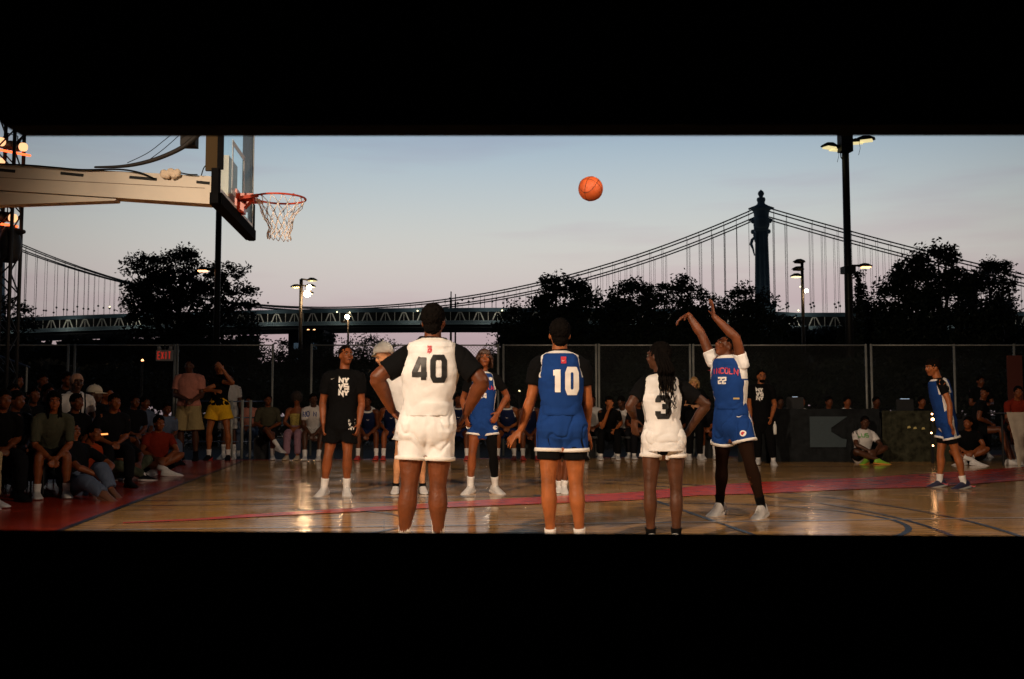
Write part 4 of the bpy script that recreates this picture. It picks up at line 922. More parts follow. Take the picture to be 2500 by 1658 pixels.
# floor beams hanging below the deck
fbm = MB()
for q in range(-40, 100):
    t = q * 4.7 / LEN; p = BX(t, .4); fbm.beam(p + UP * (ztop(t) - 9.8), p + UP * (ztop(t) - 10.5), .3, .3)
fbm.build('pipe_hangers', dkm, bri)
# towers (seen edge on): tapering column pairs, cornice, saddle housing, finials
tws = mat('haze_tint_tower_steel', (.26, .42, .55), .8, 0, .2, .15)  # haze of the distance put into the colour: lighter, bluer than the deck steel
def tower(t):
    tr_ = BX(t, 0); P = tr_
    k = 1.0
    for off in (1.5, 28.5):
        sec = [(-3, 4.6, 4.6), (30, 4.6, 4.6), (44, 4.4, 4.2), (47, 5.0, 4.6), (48.2, 5.4, 4.9), (49.2, 4.2, 3.9), (50.5, 3.5, 3.5), (70, 3.1, 3.1), (84.2, 2.75, 2.8), (84.8, 3.2, 3.2), (86.0, 3.3, 3.3)]
        mb = MB(); vs = []
        for z, a, b in sec:
            for sx, sy in ((-1,-1),(1,-1),(1,1),(-1,1)): vs.append(P + BN * (off + sy * b) + bdir * (sx * a) + UP * z)
        mb.add(vs, [(i*4+j, i*4+(j+1)%4, (i+1)*4+(j+1)%4, (i+1)*4+j) for i in range(len(sec)-1) for j in range(4)] + [(3,2,1,0), tuple((len(sec)-1)*4+j for j in range(4))])
        for sx in (-.92, -.35, .35, .92):
            for z0, z1, a0, a1 in ((51, 84, 3.5, 2.8),): mb.beam(P + BN * (off - 3.65) + bdir * (sx * a0) + UP * z0, P + BN * (off - 2.95) + bdir * (sx * a1) + UP * z1, .45, .5)
        for z in (54, 58, 62, 66, 70, 74, 78, 82):
            r_ = 3.5 - (z - 51) / 33 * .7; mb.beam(P + BN * (off - r_ - .15) - bdir * r_ + UP * z, P + BN * (off - r_ - .15) + bdir * r_ + UP * z, .35, .5)
        # base consoles
        for sx in (-1, 1): mb.tube([P + BN * off + bdir * sx * 4.6 + UP * 47.5, P + BN * off + bdir * sx * 5.6 + UP * 49.6, P + BN * off + bdir * sx * 4.6 + UP * 50.8], [1.0, 1.1, .6], 10)
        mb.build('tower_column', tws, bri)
    for off in (0, 30):
        hd = MB()
        hd.tube([P + BN * off + UP * z for z in (85.8, 86.2, 87.5, 90.2, 91.0)], [(3.2, 3.0), (3.4, 3.3), (3.8, 3.6), (4.0, 3.8), (3.4, 3.3)], 16, side=bdir, caps=False)
        for sx in (-1, 1): hd.ball(P + BN * off + bdir * sx * 4.1 + UP * 89.5, (.9, .9, 1.2), None, 10)
        hd.tube([P + BN * off + UP * z for z in (91.0, 94.0, 95.2, 96.2, 97.6)], [(3.4, 3.2), (3.7, 3.4), (4.9, 3.9), (4.2, 3.3), (1.9, 1.9)], 16, side=bdir, caps=False)
        for sx in (-1, 1): hd.beam(P + BN * off + bdir * sx * 2.0 + UP * 96.8, P + BN * off + bdir * sx * 5.9 + UP * 95.3, .8, .9)
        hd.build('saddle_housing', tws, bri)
    for off in (0, 30):
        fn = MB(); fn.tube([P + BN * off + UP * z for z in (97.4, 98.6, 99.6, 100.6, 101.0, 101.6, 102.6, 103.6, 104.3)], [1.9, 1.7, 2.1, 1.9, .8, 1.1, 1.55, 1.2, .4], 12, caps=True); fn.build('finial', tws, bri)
    ls = MB(); stl_ = tws
    # bracket lamps on the river side of the far column
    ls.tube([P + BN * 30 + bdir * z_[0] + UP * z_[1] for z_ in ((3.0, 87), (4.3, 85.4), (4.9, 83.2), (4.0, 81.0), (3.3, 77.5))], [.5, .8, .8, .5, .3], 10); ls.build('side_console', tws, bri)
    pb = MB()
    for z in (12, 44, 62, 80): pb.beam(P + BN * 3 + UP * z, P + BN * 27 + UP * z, 3.0, 3.2)
    pb.build('portal_beam', stl, bri)
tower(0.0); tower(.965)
# two far skyline spires and low buildings
for q_ in range(18):
    l_ = bpy.data.lights.new('deck_light', 'POINT'); l_.energy = 620; l_.color = (1, .88, .68); l_.shadow_soft_size = .6; lo_ = bpy.data.objects.new('deck_light', l_); COL.objects.link(lo_); t_ = -.55 + q_ * .085; lo_.location = BX(t_, -9) + bo + UP * (ztop(t_) - 3.5)
bdm = mat('far_building_grey', (.05, .05, .058), .8); bdd = mat('night_building_wall', (.012, .012, .015), .85); win = mat('lit_window', (1, .62, .28), .5, emit=1.6); wdim = mat('dim_blue_window', (.25, .38, .5), .5, emit=.10)
for px, top, wd_, lb in ((1100, 709, 5, 'thin far skyscraper rising above the cables, the taller one'), (1111, 715, 4, 'thin far skyscraper beside the taller spire')):
    D_ = 1500; p = W(px, 993, D_); r_ = empty('skyscraper', (p.x, p.y, 0)); tag(r_, lb, 'building'); zz = W(px, top, D_).z; mb = MB(); s1 = wd_ / FPX * D_
    mb.box((0, 0, zz * .46), (s1, s1, zz * .92)); mb.box((0, 0, zz * .95), (s1 * .55, s1 * .55, zz * .08)); mb.build('wall', bdm, r_)
def block(label, x0, x1, top, D_, wins, pent=None):
    a, b = W(x0, 993, D_), W(x1, 993, D_); c = (a + b) / 2; r_ = empty('apartment_block', (c.x, c.y, 0)); tag(r_, label, 'building'); w = (b - a).length; zz = W(x0, top, D_).z; mt = Matrix((RT, FW, UP)).transposed()
    mb = MB(); mb.box((0, 0, zz / 2), (w, 14, zz), mt); mb.box((0, 0, zz + .3), (w + .6, 14.6, .6), mt); mb.build('wall', bdd, r_)
    wm = MB(); wm.box((0, 0, 0), (1.3, .2, 1.5), mt); me = wm.mesh('window', wdim); me2 = wm.mesh('window_lit', win); rd = random.Random(x0)
    cols = max(2, int(w / 3.4)); rows = int(zz / 3.2)
    for i in range(cols):
        for j in range(max(0, rows - wins), rows):
            o_ = obj('window', me2 if rd.random() < .12 else me, r_); q = RT * (-w / 2 + (i + .5) * w / cols) - FW * 7.02; o_.location = (q.x, q.y, j * 3.2 + 1.8)
    if pent:
        mb = MB(); px0, px1, pt = pent; w2 = (px1 - px0) / FPX * D_; cx = ((px0 + px1) / 2 - (x0 + x1) / 2) / FPX * D_; z2 = W(px0, pt, D_).z; mb.box(RT * cx + UP * ((zz + .6 + z2) / 2), (w2, 8, z2 - zz - .6), mt); mb.build('penthouse', bdd, r_)
        for s_ in (-.3, .3): lm = MB(); lm.ball(RT * (cx + s_ * w2) - FW * 4.1 + UP * (zz + .6 + (z2 - zz) * .3), .34, None, 8); lm.build('wall_lamp', mat('orange_wall_lamp', (1, .5, .22), .5, emit=3), r_)
block('dark brick block with a lit rooftop penthouse between the park trees', 718, 800, 818, 230, 5, (754, 778, 813))
block('dim apartment block under the bridge at the far left', 40, 205, 868, 260, 6); block('dim low block behind the fence between the far left block and the big left tree', 235, 330, 838, 300, 9)
block('pale lit roofline of a low building under the bridge right of the tall light pole', 2010, 2060, 838, 250, 3)
block('low dark block under the bridge behind the centre trees', 1500, 1700, 850, 260, 3)
# ------------------------------------------------------------------ trees
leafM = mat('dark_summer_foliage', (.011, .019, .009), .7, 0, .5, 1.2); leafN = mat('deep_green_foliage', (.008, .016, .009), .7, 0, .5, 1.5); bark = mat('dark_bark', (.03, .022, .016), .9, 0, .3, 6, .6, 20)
def tree(label, px, dist, blobs, leaf=.13, dens=1.0, m=None, spiky=0.0, name='tree', cat='tree', group=None, trunk=True, seed=1, clump=.42):
    rd = random.Random(seed); p = W(px, 993, dist); root = empty(name, (p.x, p.y, -.1)); tag(root, label, cat, group); s = dist / FPX; o_ = root.location
    V_, F_ = [], []; tips = []
    for (cx, cy, rx, ry) in blobs:
        c = W(cx, cy, dist) - o_; ax, az = max(rx * s * .45, rx * s - clump * .35), max(ry * s * .45, ry * s - clump * .45); ay = min(ax, 2.2 + ax * .3); vol = ax * ay * az
        nc = max(5, int(dens * 13 * (ax * az) / (clump * clump)))
        tips.append(c)
        for _ in range(nc):
            while True:
                u = Vector((rd.uniform(-1,1), rd.uniform(-1,1), rd.uniform(-1,1)))
                if u.length <= 1: break
            u = u.normalized() * (u.length ** .45) * rd.uniform(.85, 1.1)
            q = c + RT * u.x * ax + FW * u.y * ay + UP * u.z * az
            rr = clump * rd.uniform(.45, 1.25); el = rd.uniform(.6, 1.0); nl = int(42 * rd.uniform(.6, 1.3)); dr = Vector((u.x, u.y, u.z * .6 + .2)).normalized() if spiky else None
            for _2 in range(nl):
                g = Vector((rd.gauss(0, .5), rd.gauss(0, .5), rd.gauss(0, .42 * el))); g = g * (min(1.0, .9 / max(.01, g.length))) * rr
                if spiky: g += dr * (abs(rd.gauss(0, 1)) * spiky * rr)
                a = q + g; d1 = Vector((rd.gauss(0,1), rd.gauss(0,1), rd.gauss(0,.7))).normalized() * leaf * rd.uniform(.6, 1.35); d2 = d1.orthogonal().normalized() * leaf * rd.uniform(.38, .62)
                if rd.random() < .5: d2 = d2.cross(d1).normalized() * d2.length
                b = len(V_); V_ += [a - d1 * .5, a + d2 * .5, a + d1 * .5, a - d2 * .5]; F_.append((b, b+1, b+2, b+3))
    me = bpy.data.meshes.new('crown'); me.from_pydata(V_, [], F_); me.materials.append(m or leafM); me.update(); obj('crown', me, root)
    tb = MB(); cen = sum(tips, Vector()) / len(tips); hgt = max(t.z for t in tips)
    tr_ = max(.06, hgt * .028); fork = Vector((0, 0, min(hgt * .35, 3.0))); tb.tube([Vector((0,0,0)), fork * .5 + Vector((.05,0,0)), fork], [tr_ * 1.3, tr_, tr_ * .9], 9); tb.build('trunk', bark, root, True)
    lb = MB()
    for tp in tips[:14]: mid = fork.lerp(tp, .5) + Vector((rd.uniform(-.3,.3), rd.uniform(-.3,.3), .3)); lb.tube([fork * .9, mid, tp], [tr_ * .6, tr_ * .35, tr_ * .12], 6, sub=2)
    if tips: lb.build('limb', bark, root, True)
    return root
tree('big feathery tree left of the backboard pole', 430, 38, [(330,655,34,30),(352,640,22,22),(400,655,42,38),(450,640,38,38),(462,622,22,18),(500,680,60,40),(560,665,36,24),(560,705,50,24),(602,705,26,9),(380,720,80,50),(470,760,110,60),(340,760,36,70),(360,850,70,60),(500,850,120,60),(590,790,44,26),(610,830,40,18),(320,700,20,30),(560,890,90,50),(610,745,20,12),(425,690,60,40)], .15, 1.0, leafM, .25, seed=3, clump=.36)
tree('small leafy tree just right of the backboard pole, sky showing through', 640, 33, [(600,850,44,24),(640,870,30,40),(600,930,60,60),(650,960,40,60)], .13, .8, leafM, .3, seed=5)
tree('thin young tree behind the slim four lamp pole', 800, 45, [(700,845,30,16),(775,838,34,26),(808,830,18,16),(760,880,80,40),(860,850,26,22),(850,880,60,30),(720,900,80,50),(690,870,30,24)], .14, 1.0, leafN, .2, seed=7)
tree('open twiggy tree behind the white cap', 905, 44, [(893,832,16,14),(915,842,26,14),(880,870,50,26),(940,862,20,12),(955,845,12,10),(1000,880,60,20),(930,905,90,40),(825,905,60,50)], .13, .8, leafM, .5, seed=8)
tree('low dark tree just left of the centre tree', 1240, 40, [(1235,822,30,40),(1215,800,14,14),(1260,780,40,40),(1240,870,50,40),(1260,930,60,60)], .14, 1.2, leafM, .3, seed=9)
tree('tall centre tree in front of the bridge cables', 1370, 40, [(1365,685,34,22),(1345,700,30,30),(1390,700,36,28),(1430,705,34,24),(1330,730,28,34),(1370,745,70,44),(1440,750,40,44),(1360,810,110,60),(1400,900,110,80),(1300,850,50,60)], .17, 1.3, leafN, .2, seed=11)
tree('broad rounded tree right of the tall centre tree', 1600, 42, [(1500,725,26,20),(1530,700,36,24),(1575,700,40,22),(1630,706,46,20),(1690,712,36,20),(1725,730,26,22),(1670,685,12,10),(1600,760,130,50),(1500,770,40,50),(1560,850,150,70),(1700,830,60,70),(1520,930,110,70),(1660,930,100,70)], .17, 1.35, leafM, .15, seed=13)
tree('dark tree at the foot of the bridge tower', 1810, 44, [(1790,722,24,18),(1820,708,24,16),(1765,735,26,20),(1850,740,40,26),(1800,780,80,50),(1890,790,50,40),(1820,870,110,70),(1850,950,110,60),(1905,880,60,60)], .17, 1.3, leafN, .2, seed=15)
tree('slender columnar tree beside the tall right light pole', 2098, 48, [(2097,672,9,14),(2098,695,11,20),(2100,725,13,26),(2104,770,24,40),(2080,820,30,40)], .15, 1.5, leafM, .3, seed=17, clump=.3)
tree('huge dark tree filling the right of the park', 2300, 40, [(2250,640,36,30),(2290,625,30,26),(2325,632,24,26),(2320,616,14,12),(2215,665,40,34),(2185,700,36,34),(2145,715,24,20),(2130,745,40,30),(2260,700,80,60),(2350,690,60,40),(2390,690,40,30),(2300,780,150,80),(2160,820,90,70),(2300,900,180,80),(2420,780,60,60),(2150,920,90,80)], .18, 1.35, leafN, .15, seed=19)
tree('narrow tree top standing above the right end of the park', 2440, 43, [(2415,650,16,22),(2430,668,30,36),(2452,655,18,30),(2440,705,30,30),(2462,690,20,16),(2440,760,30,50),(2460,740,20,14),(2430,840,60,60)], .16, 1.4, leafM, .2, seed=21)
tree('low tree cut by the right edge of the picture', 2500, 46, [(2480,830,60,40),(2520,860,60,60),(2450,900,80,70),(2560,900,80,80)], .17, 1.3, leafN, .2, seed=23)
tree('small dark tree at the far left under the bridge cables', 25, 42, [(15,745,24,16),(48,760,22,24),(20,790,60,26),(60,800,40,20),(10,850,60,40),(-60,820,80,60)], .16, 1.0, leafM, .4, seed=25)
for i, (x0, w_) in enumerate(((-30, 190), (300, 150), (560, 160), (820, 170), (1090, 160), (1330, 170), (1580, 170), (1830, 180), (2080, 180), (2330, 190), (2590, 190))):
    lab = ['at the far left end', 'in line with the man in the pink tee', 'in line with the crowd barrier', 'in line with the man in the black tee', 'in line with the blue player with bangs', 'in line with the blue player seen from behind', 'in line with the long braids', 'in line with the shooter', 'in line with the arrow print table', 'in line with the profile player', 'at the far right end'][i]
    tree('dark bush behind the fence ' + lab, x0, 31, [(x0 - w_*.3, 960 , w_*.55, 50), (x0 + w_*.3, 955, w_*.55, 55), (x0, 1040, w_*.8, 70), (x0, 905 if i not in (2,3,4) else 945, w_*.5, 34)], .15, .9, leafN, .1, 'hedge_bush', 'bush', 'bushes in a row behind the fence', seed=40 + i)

# dense planting closes the view low down behind the bushes
far = empty('far_treeline', W(1250, 993, 120)); far.location.z = 0; fo_ = far.location; rd = random.Random(77); V_, F_ = [], []
def far_leaves(x0, x1, ytop, dist, n, leaf, sp):
    for _ in range(n):
        x = rd.uniform(x0, x1); yt = ytop + sp * noise.noise(Vector((x * .012, ytop, 0))) * 1.6 + sp * .5 * noise.noise(Vector((x * .05, 3, 0))); y = yt + abs(rd.gauss(0, 1)) ** 1.1 * 42
        if y > 1000: continue
        a = W(x, y, dist + rd.uniform(-4, 4)) - fo_; a.z = max(a.z, 0); d1 = Vector((rd.gauss(0,1), rd.gauss(0,1), rd.gauss(0,.8))).normalized() * leaf * rd.uniform(.6, 1.3); d2 = d1.orthogonal().normalized() * leaf * rd.uniform(.4, .8)
        b = len(V_); V_.extend([a - d1, a + d2, a + d1, a - d2]); F_.append((b, b+1, b+2, b+3))
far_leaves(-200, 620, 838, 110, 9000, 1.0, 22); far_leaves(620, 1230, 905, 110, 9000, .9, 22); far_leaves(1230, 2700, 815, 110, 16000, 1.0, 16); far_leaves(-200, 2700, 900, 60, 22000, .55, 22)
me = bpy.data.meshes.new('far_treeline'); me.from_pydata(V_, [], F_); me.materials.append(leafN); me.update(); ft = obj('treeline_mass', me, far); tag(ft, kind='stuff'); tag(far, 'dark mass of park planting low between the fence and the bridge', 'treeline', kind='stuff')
# ------------------------------------------------------------------ people on court
def dec(P, name, vf, px, py, m, which='jersey', back=True, rx=None, off=.005, h0=None):
    """print vf on the garment where the camera ray of photo pixel (px, py) meets it"""
    g = P[which]; T = bvh(g); d = (AX + RT * ((px - 1250) / FPX) + CU * ((829 - py) / FPX)).normalized(); h = T.ray_cast(CAM - P['o'], d, 60)
    if h[0] is None: return
    n = rx or None; r = (P['lat'] if back else -P['lat']); u = (P['u'] - r * P['u'].dot(r)).normalized()
    return decal(name, vf, h[0], r, u, T, m, P['root'] if which in ('jersey', 'shirt') else g, off)
def swoosh(w): return stroke([(-w*.5, .02*w/.1*.0 + w*.12), (-w*.42, -w*.05), (-w*.2, -w*.08), (w*.1, w*.02), (w*.5, w*.2)], [w*.02, w*.13, w*.17, w*.08, w*.012], False, .02)
def disc(r, m=1):
    vs = [Vector((0, 0))] + [Vector((r * math.cos(2*math.pi*i/16), r * math.sin(2*math.pi*i/16))) for i in range(16)]; return vs, [(0, i+1, (i+1) % 16 + 1) for i in range(16)]
def nylogo(h, sw):
    vs, fs = [], []
    for i, t in enumerate(('NY', 'VS', 'NY')):
        v, f = text2d(t, h * .27, h * .21, h * .08, sw, 0, .012); o = len(vs); vs += [Vector((q.x, q.y + h * (.36 - .36 * i))) for q in v]; fs += [tuple(x + o for x in ff) for ff in f]
    return vs, fs
NOHAIR = 'none'
# -- number 40, back to the camera, hands on hips
b = 7.25
J = PJ(dict(head=(1059,785,0), neck=(1056,832,.0), hip0=(1009,1048,0), hip1=(1074,1048,0), kn0=(999,1190,-.03), kn1=(1069,1190,.0), an0=(985,1325,.04), an1=(1070,1325,.04), toe0=(975,1340,.25), toe1=(1082,1340,.25),
     sh0=(1000,870,0), sh1=(1120,873,0), el0=(921,921,-.06), el1=(1177,930,-.06), wr0=(957,1002,.12), wr1=(1138,1008,.12)), b)
hn = {0: dict(d=RT*.55+FW*.5-UP*.55, n=RT, curl=.35, t=-1), 1: dict(d=-RT*.35+FW*.6-UP*.6, n=-RT, curl=.35, t=1)}
P40 = person('player 40 in a white jersey seen from behind with hands on hips', J, sway(0), 1.03, 1.15, 1.12, 1.28, 1.17, 'dark', .0075, hface=sway(8), jersey=WHITE, trim=TRIMW, shirt=BLACK, sleeve=.74, hem=.15,
     shorts=WHITE, shemt=.52, flare=.98, hair='short', hands=hn, wr=.009, group=None, headk=1.02, shirt_inf=.008, lace=None, puff=.004)
dec(P40, 'number', text2d('40', .162, .080, .052, .038, 0, .015), 1048, 900, PRINTK); dec(P40, 'chest_logo', nylogo(.052, .0065), 1049, 853, PRINTR)
# -- number 10, back to the camera, arms loose
b = 7.6
J = PJ(dict(head=(1366,817,0), neck=(1366,862,0), hip0=(1342,1046,0), hip1=(1402,1046,0), kn0=(1339,1183,-.02), kn1=(1406,1183,0), an0=(1344,1310,.05), an1=(1416,1310,.03), toe0=(1338,1335,.24), toe1=(1424,1335,.22),
     sh0=(1315,893,0), sh1=(1420,896,0), el0=(1297,972,.02), el1=(1433,972,.02), wr0=(1272,1050,.06), wr1=(1432,1052,.16)), b)
hn = {0: dict(d=-RT*.62-UP*.58+FW*.15, n=-UP*.5+RT*.3+FW*.5, curl=.22, spread=.16, t=-1), 1: dict(d=RT*.35+FW*.4-UP*.75, n=-RT, curl=.3, t=1)}
P10 = person('player 10 in a royal blue jersey seen from behind with arms hanging loose', J, sway(0), 1.0, 1.02, 1.02, 1.02, 1.03, 'tan', .0075, hface=sway(-4), jersey=BLUE, trim=TRIMW, strip=None, shirt=BLACK, sleeve=.60, hem=.17,
     shorts=BLUE, shemt=.40, flare=1.07, under=BLACK, hair='back', hands=hn, wr=.009, socks=.16, sock=SOCKW, puff=.012)
dec(P10, 'number', text2d('10', .170, .064, .052, .042, 0, .015), 1378, 930, PRINTW); dec(P10, 'chest_logo', ([Vector(v) for v in ((-.02,-.026),(.02,-.026),(.02,.026),(-.02,.026))], [(0,1,2,3)]), 1376, 879, PRINTR); dec(P10, 'swoosh', swoosh(.026), 1376, 881, PRINTW, off=.008)
# -- number 3, back to the camera, long braids
b = 7.75
J = PJ(dict(head=(1607,870,0), neck=(1613,917,0), hip0=(1592,1075,0), hip1=(1646,1075,0), kn0=(1587,1200,-.02), kn1=(1651,1200,0), an0=(1589,1308,.05), an1=(1651,1308,.03), toe0=(1580,1330,.24), toe1=(1660,1330,.2),
     sh0=(1572,941,0), sh1=(1661,944,0), el0=(1538,990,-.04), el1=(1723,988,-.02), wr0=(1548,1018,.12), wr1=(1678,1058,.10)), b)
hn = {0: dict(d=-UP*.95+RT*.06+FW*.1, n=RT*.5+FW*.5, curl=.15, t=-1), 1: dict(d=-RT*.75-UP*.3+FW*.45, n=-RT*.3+FW, curl=.4, t=1)}
P3 = person('player 3 in a white jersey with long black braids down her back', J, sway(4), .93, .94, .98, .98, .94, 'deep', .0075, hface=(sway(-48) + UP * .05), jersey=WHITE, trim=TRIMW, strip=PRINTK, shirt=BLACK, sleeve=.66, hem=-.16,
     shorts=WHITE, shemt=.32, flare=1.04, hair='short', hands=hn, wr=.008, sock=BLACK, socks=.18, puff=.004)
dec(P3, 'number', text2d('3', .140, .078, .04, .042, 0, .015), 1619, 994, PRINTK)
rd = random.Random(5); br = MB(); o = P3['o']; JT = bvh(P3['jersey'])
for i in range(44):
    f = i / 43; a = -1 + 2 * f; xt = 1624 + a * 19 + rd.uniform(-2, 2); xb = 1636 + a * 22 + rd.uniform(-3, 3); ln = rd.uniform(905, 950) if i % 3 else rd.uniform(950, 985)
    p0 = W(1612 + a * 14, 853, b + rd.uniform(-.09, .0)) - o; pts = [p0, W(1618 + a * 17, 880, b - .12 - rd.uniform(0, .02)) - o]; y = 900
    while y < ln:
        t = (y - 900) / 112; x = xt + (xb - xt) * t + 1.3 * math.sin(y * .35 + i); d = (AX + RT * ((x - 1250) / FPX) + CU * ((829 - y) / FPX)).normalized(); h = JT.ray_cast(CAM - o, d, 60)
        q = h[0] if h[0] else W(x, y, b - .13) - o; pts.append(q - FW * rd.uniform(.014, .034)); y += 9
    rr = [(.0085 if j % 2 else .0070) * (1 if j < len(pts) - 3 else .6) for j in range(len(pts))]; br.tube(pts, rr, 6, sub=2)
for i in range(9):
    p = W(1640 + rd.uniform(-6, 12), rd.uniform(965, 985), b - .17) - o; pts = [p]
    for j in range(7): p = p + Vector((rd.uniform(-.014, .014), rd.uniform(-.008, .004), -rd.uniform(.010, .018))); pts.append(p)
    br.tube(pts, [.0028] * 8, 5, sub=2)
hd_ = MB()
br.build('braids', HAIRB, P3['root'], True)
# -- number 22, the shooter in follow-through
b = 9.88
J = PJ(dict(head=(1772,846,.02), neck=(1777,873,.0), hip0=(1766,1033,.06), hip1=(1808,1033,-.06), kn0=(1762,1136,.16), kn1=(1830,1128,-.12), an0=(1757,1231,.20), an1=(1860,1238,-.06), toe0=(1728,1250,.02), toe1=(1838,1262,-.24),
     sh0=(1742,884,.10), sh1=(1812,890,-.10), el0=(1713,818,.12), el1=(1797,826,-.16), wr0=(1680,768,.16), wr1=(1743,772,-.12)), b)
hn = {0: dict(d=-RT*.75-UP*.42+FW*.0, n=-UP, curl=.42, spread=.05, t=-1), 1: dict(d=UP*.95-RT*.12+FW*.1, n=-RT, curl=.14, spread=.20, t=1)}
P22 = person('player 22 in a royal blue jersey with both arms raised after the shot', J, sway(212), 1.04, .97, 1.0, 1.06, 1.0, 'dark', .008, hface=(sway(-108) + UP * .42), jersey=BLUE, trim=TRIMW, strip=TRIMW, shirt=WHITE, sleeve=.42, hem=.22,
     shorts=BLUE, shemt=.48, flare=1.16, hair='fade', hands=hn, wr=.009, sock=BLACK, socks=.24, lace=TRIMW, high=.125, legwear={0: mat('sheer_black_tights', (.016, .007, .004), .9, spec=.06), 1: mat('sheer_black_tights', (.016, .007, .004), .9, spec=.06)})
dec(P22, 'number', text2d('22', .054, .030, .016, .015, 0, .01), 1763, 929, PRINTW, back=False); dec(P22, 'chest_lettering', text2d('LINCOLN', .052, .030, .014, .010, .8, .01), 1763, 905, PRINTR, back=False)
dec(P22, 'swoosh', swoosh(.045), 1806, 1017, PRINTW, 'shorts', False); dec(P22, 'round_badge', disc(.030), 1814, 1058, PRINTW, 'shorts', False); dec(P22, 'round_badge', disc(.017), 1814, 1058, PRINTR, 'shorts', False, off=.008)
dec(P22, 'hem_label', ([Vector(v) for v in ((-.026,-.008),(.026,-.008),(.026,.008),(-.026,.008))], [(0,1,2,3)]), 1798, 973, mat('gold_label', (.45, .33, .12), .5), back=False)
# -- man in black tee
b = 12.27
J = PJ(dict(head=(845,868,0), neck=(841,908,.02), hip0=(815,1052,0), hip1=(852,1052,0), kn0=(800,1110,-.02), kn1=(849,1110,-.02), an0=(791,1191,.04), an1=(846,1191,.04), toe0=(774,1206,-.2), toe1=(850,1208,-.2),
     sh0=(801,922,0), sh1=(877,921,0), el0=(788,984,.05), el1=(883,984,.05), wr0=(789,1034,-.04), wr1=(876,1034,-.04)), b)
J['hip0'] = W(817, 1035, b); J['hip1'] = W(850, 1035, b); J['kn0'] = W(801, 1112, b - .02); J['kn1'] = W(848, 1112, b - .02)
PB = person('man in a black tee and black shorts standing on court facing the camera', J, sway(180), 1.06, .98, 1.0, 1.02, .98, 'brown', .009, hface=(sway(148) + UP * .12), shirt=BLACK, sleeve=.62, hem=-.1,
     shorts=BLACK, shemt=.60, flare=1.28, hair='fade', wr=.007, socks=.30, shirt_inf=.022, puff=.01, lace=RUBK)
dec(PB, 'chest_print', nylogo(.215, .022), 839, 944, PRINTW, 'shirt', False); dec(PB, 'swoosh', swoosh(.045), 812, 925, PRINTW, 'shirt', False)
dec(PB, 'shorts_print', nylogo(.13, .010), 859, 1036, PRINTW, 'shorts', False)
# -- number 14
b = 12.5
J = PJ(dict(head=(1182,876,0), neck=(1179,911,.02), hip0=(1162,1036,0), hip1=(1195,1036,0), kn0=(1153,1110,-.02), kn1=(1204,1112,-.02), an0=(1148,1186,.04), an1=(1209,1186,.04), toe0=(1130,1200,-.16), toe1=(1230,1200,-.14),
     sh0=(1149,925,0), sh1=(1212,925,0), el0=(1130,974,.08), el1=(1238,968,.08), wr0=(1137,1014,-.05), wr1=(1216,1008,-.08)), b)
P14 = person('player 14 in a royal blue jersey facing the camera with one black leg sleeve', J, sway(180), 1.0, .95, 1.0, .96, .94, 'brown', .009, hface=(sway(172) + UP * .22), jersey=BLUE, trim=TRIMW, strip=TRIMW, shirt=BLACK, sleeve=.62, hem=.10,
     shorts=BLUE, shemt=.34, flare=1.15, hair='bob', hairm=mat('brown_hair', (.045, .015, .005), .5, 0, .4, 40, .8, 60), wr=.006, socks=.30, legwear={1: BLACK}, lace=RUBK)
dec(P14, 'number', text2d('14', .062, .030, .014, .013, 0, .01), 1180, 966, PRINTW, back=False); dec(P14, 'chest_lettering', text2d('LINCOLN', .045, .026, .012, .010, .8, .01), 1180, 945, PRINTR, back=False)
dec(P14, 'shoulder_patch', disc(.022), 1198, 925, PRINTW, back=False); dec(P14, 'round_badge', disc(.028), 1209, 1044, PRINTW, 'shorts', False); dec(P14, 'round_badge', disc(.028), 1143, 1042, PRINTW, 'shorts', False)
# -- person with the white cap, mostly behind number 40
b = 12.55
J = PJ(dict(head=(935,872,0), neck=(962,905,.0), hip0=(985,1040,0), hip1=(1020,1040,0), kn0=(972,1112,-.02), kn1=(1028,1112,-.02), an0=(966,1188,.04), an1=(1032,1188,.04), toe0=(962,1200,-.2), toe1=(1038,1200,-.2),
     sh0=(963,926,0), sh1=(1032,934,0), el0=(957,962,.06), el1=(1052,985,.05), wr0=(981,988,-.04), wr1=(1030,1012,-.05)), b)
PC = person('person in a white cap and white jersey half hidden behind player 40', J, sway(185), 1.0, .95, .95, .95, .9, 'light', .010, hface=(sway(235) - UP * .3), jersey=WHITE, trim=TRIMW, shirt=WHITE, sleeve=.55,
     shorts=WHITE, shemt=.5, hair='none', sock=BLACK, socks=.12, solem=RUBK)
cap_hat(PC['root'], PC['hc'], (sway(325) - UP * .1).normalized(), 1.42, mat('white_cap_cloth', (.82, .80, .76), .8), 1)
# -- player hidden behind number 10: one shoe and sock show between her legs
b = 12.65
J = PJ(dict(head=(1372,872,0), neck=(1373,909,0), hip0=(1362,1040,0), hip1=(1390,1040,0), kn0=(1360,1112,-.02), kn1=(1386,1112,-.02), an0=(1366,1188,.06), an1=(1377,1188,.0), toe0=(1360,1200,-.2), toe1=(1379,1200,-.2),
     sh0=(1342,924,0), sh1=(1403,924,0), el0=(1340,972,.08), el1=(1406,972,.08), wr0=(1352,1012,-.06), wr1=(1394,1012,-.06)), b)
person('player in white hidden behind player 10 except for one white shoe', J, sway(180), .98, .84, .9, .85, .85, 'dark', .012, shirt=WHITE, shorts=WHITE, hair='short', socks=.2, solem=RUBK)
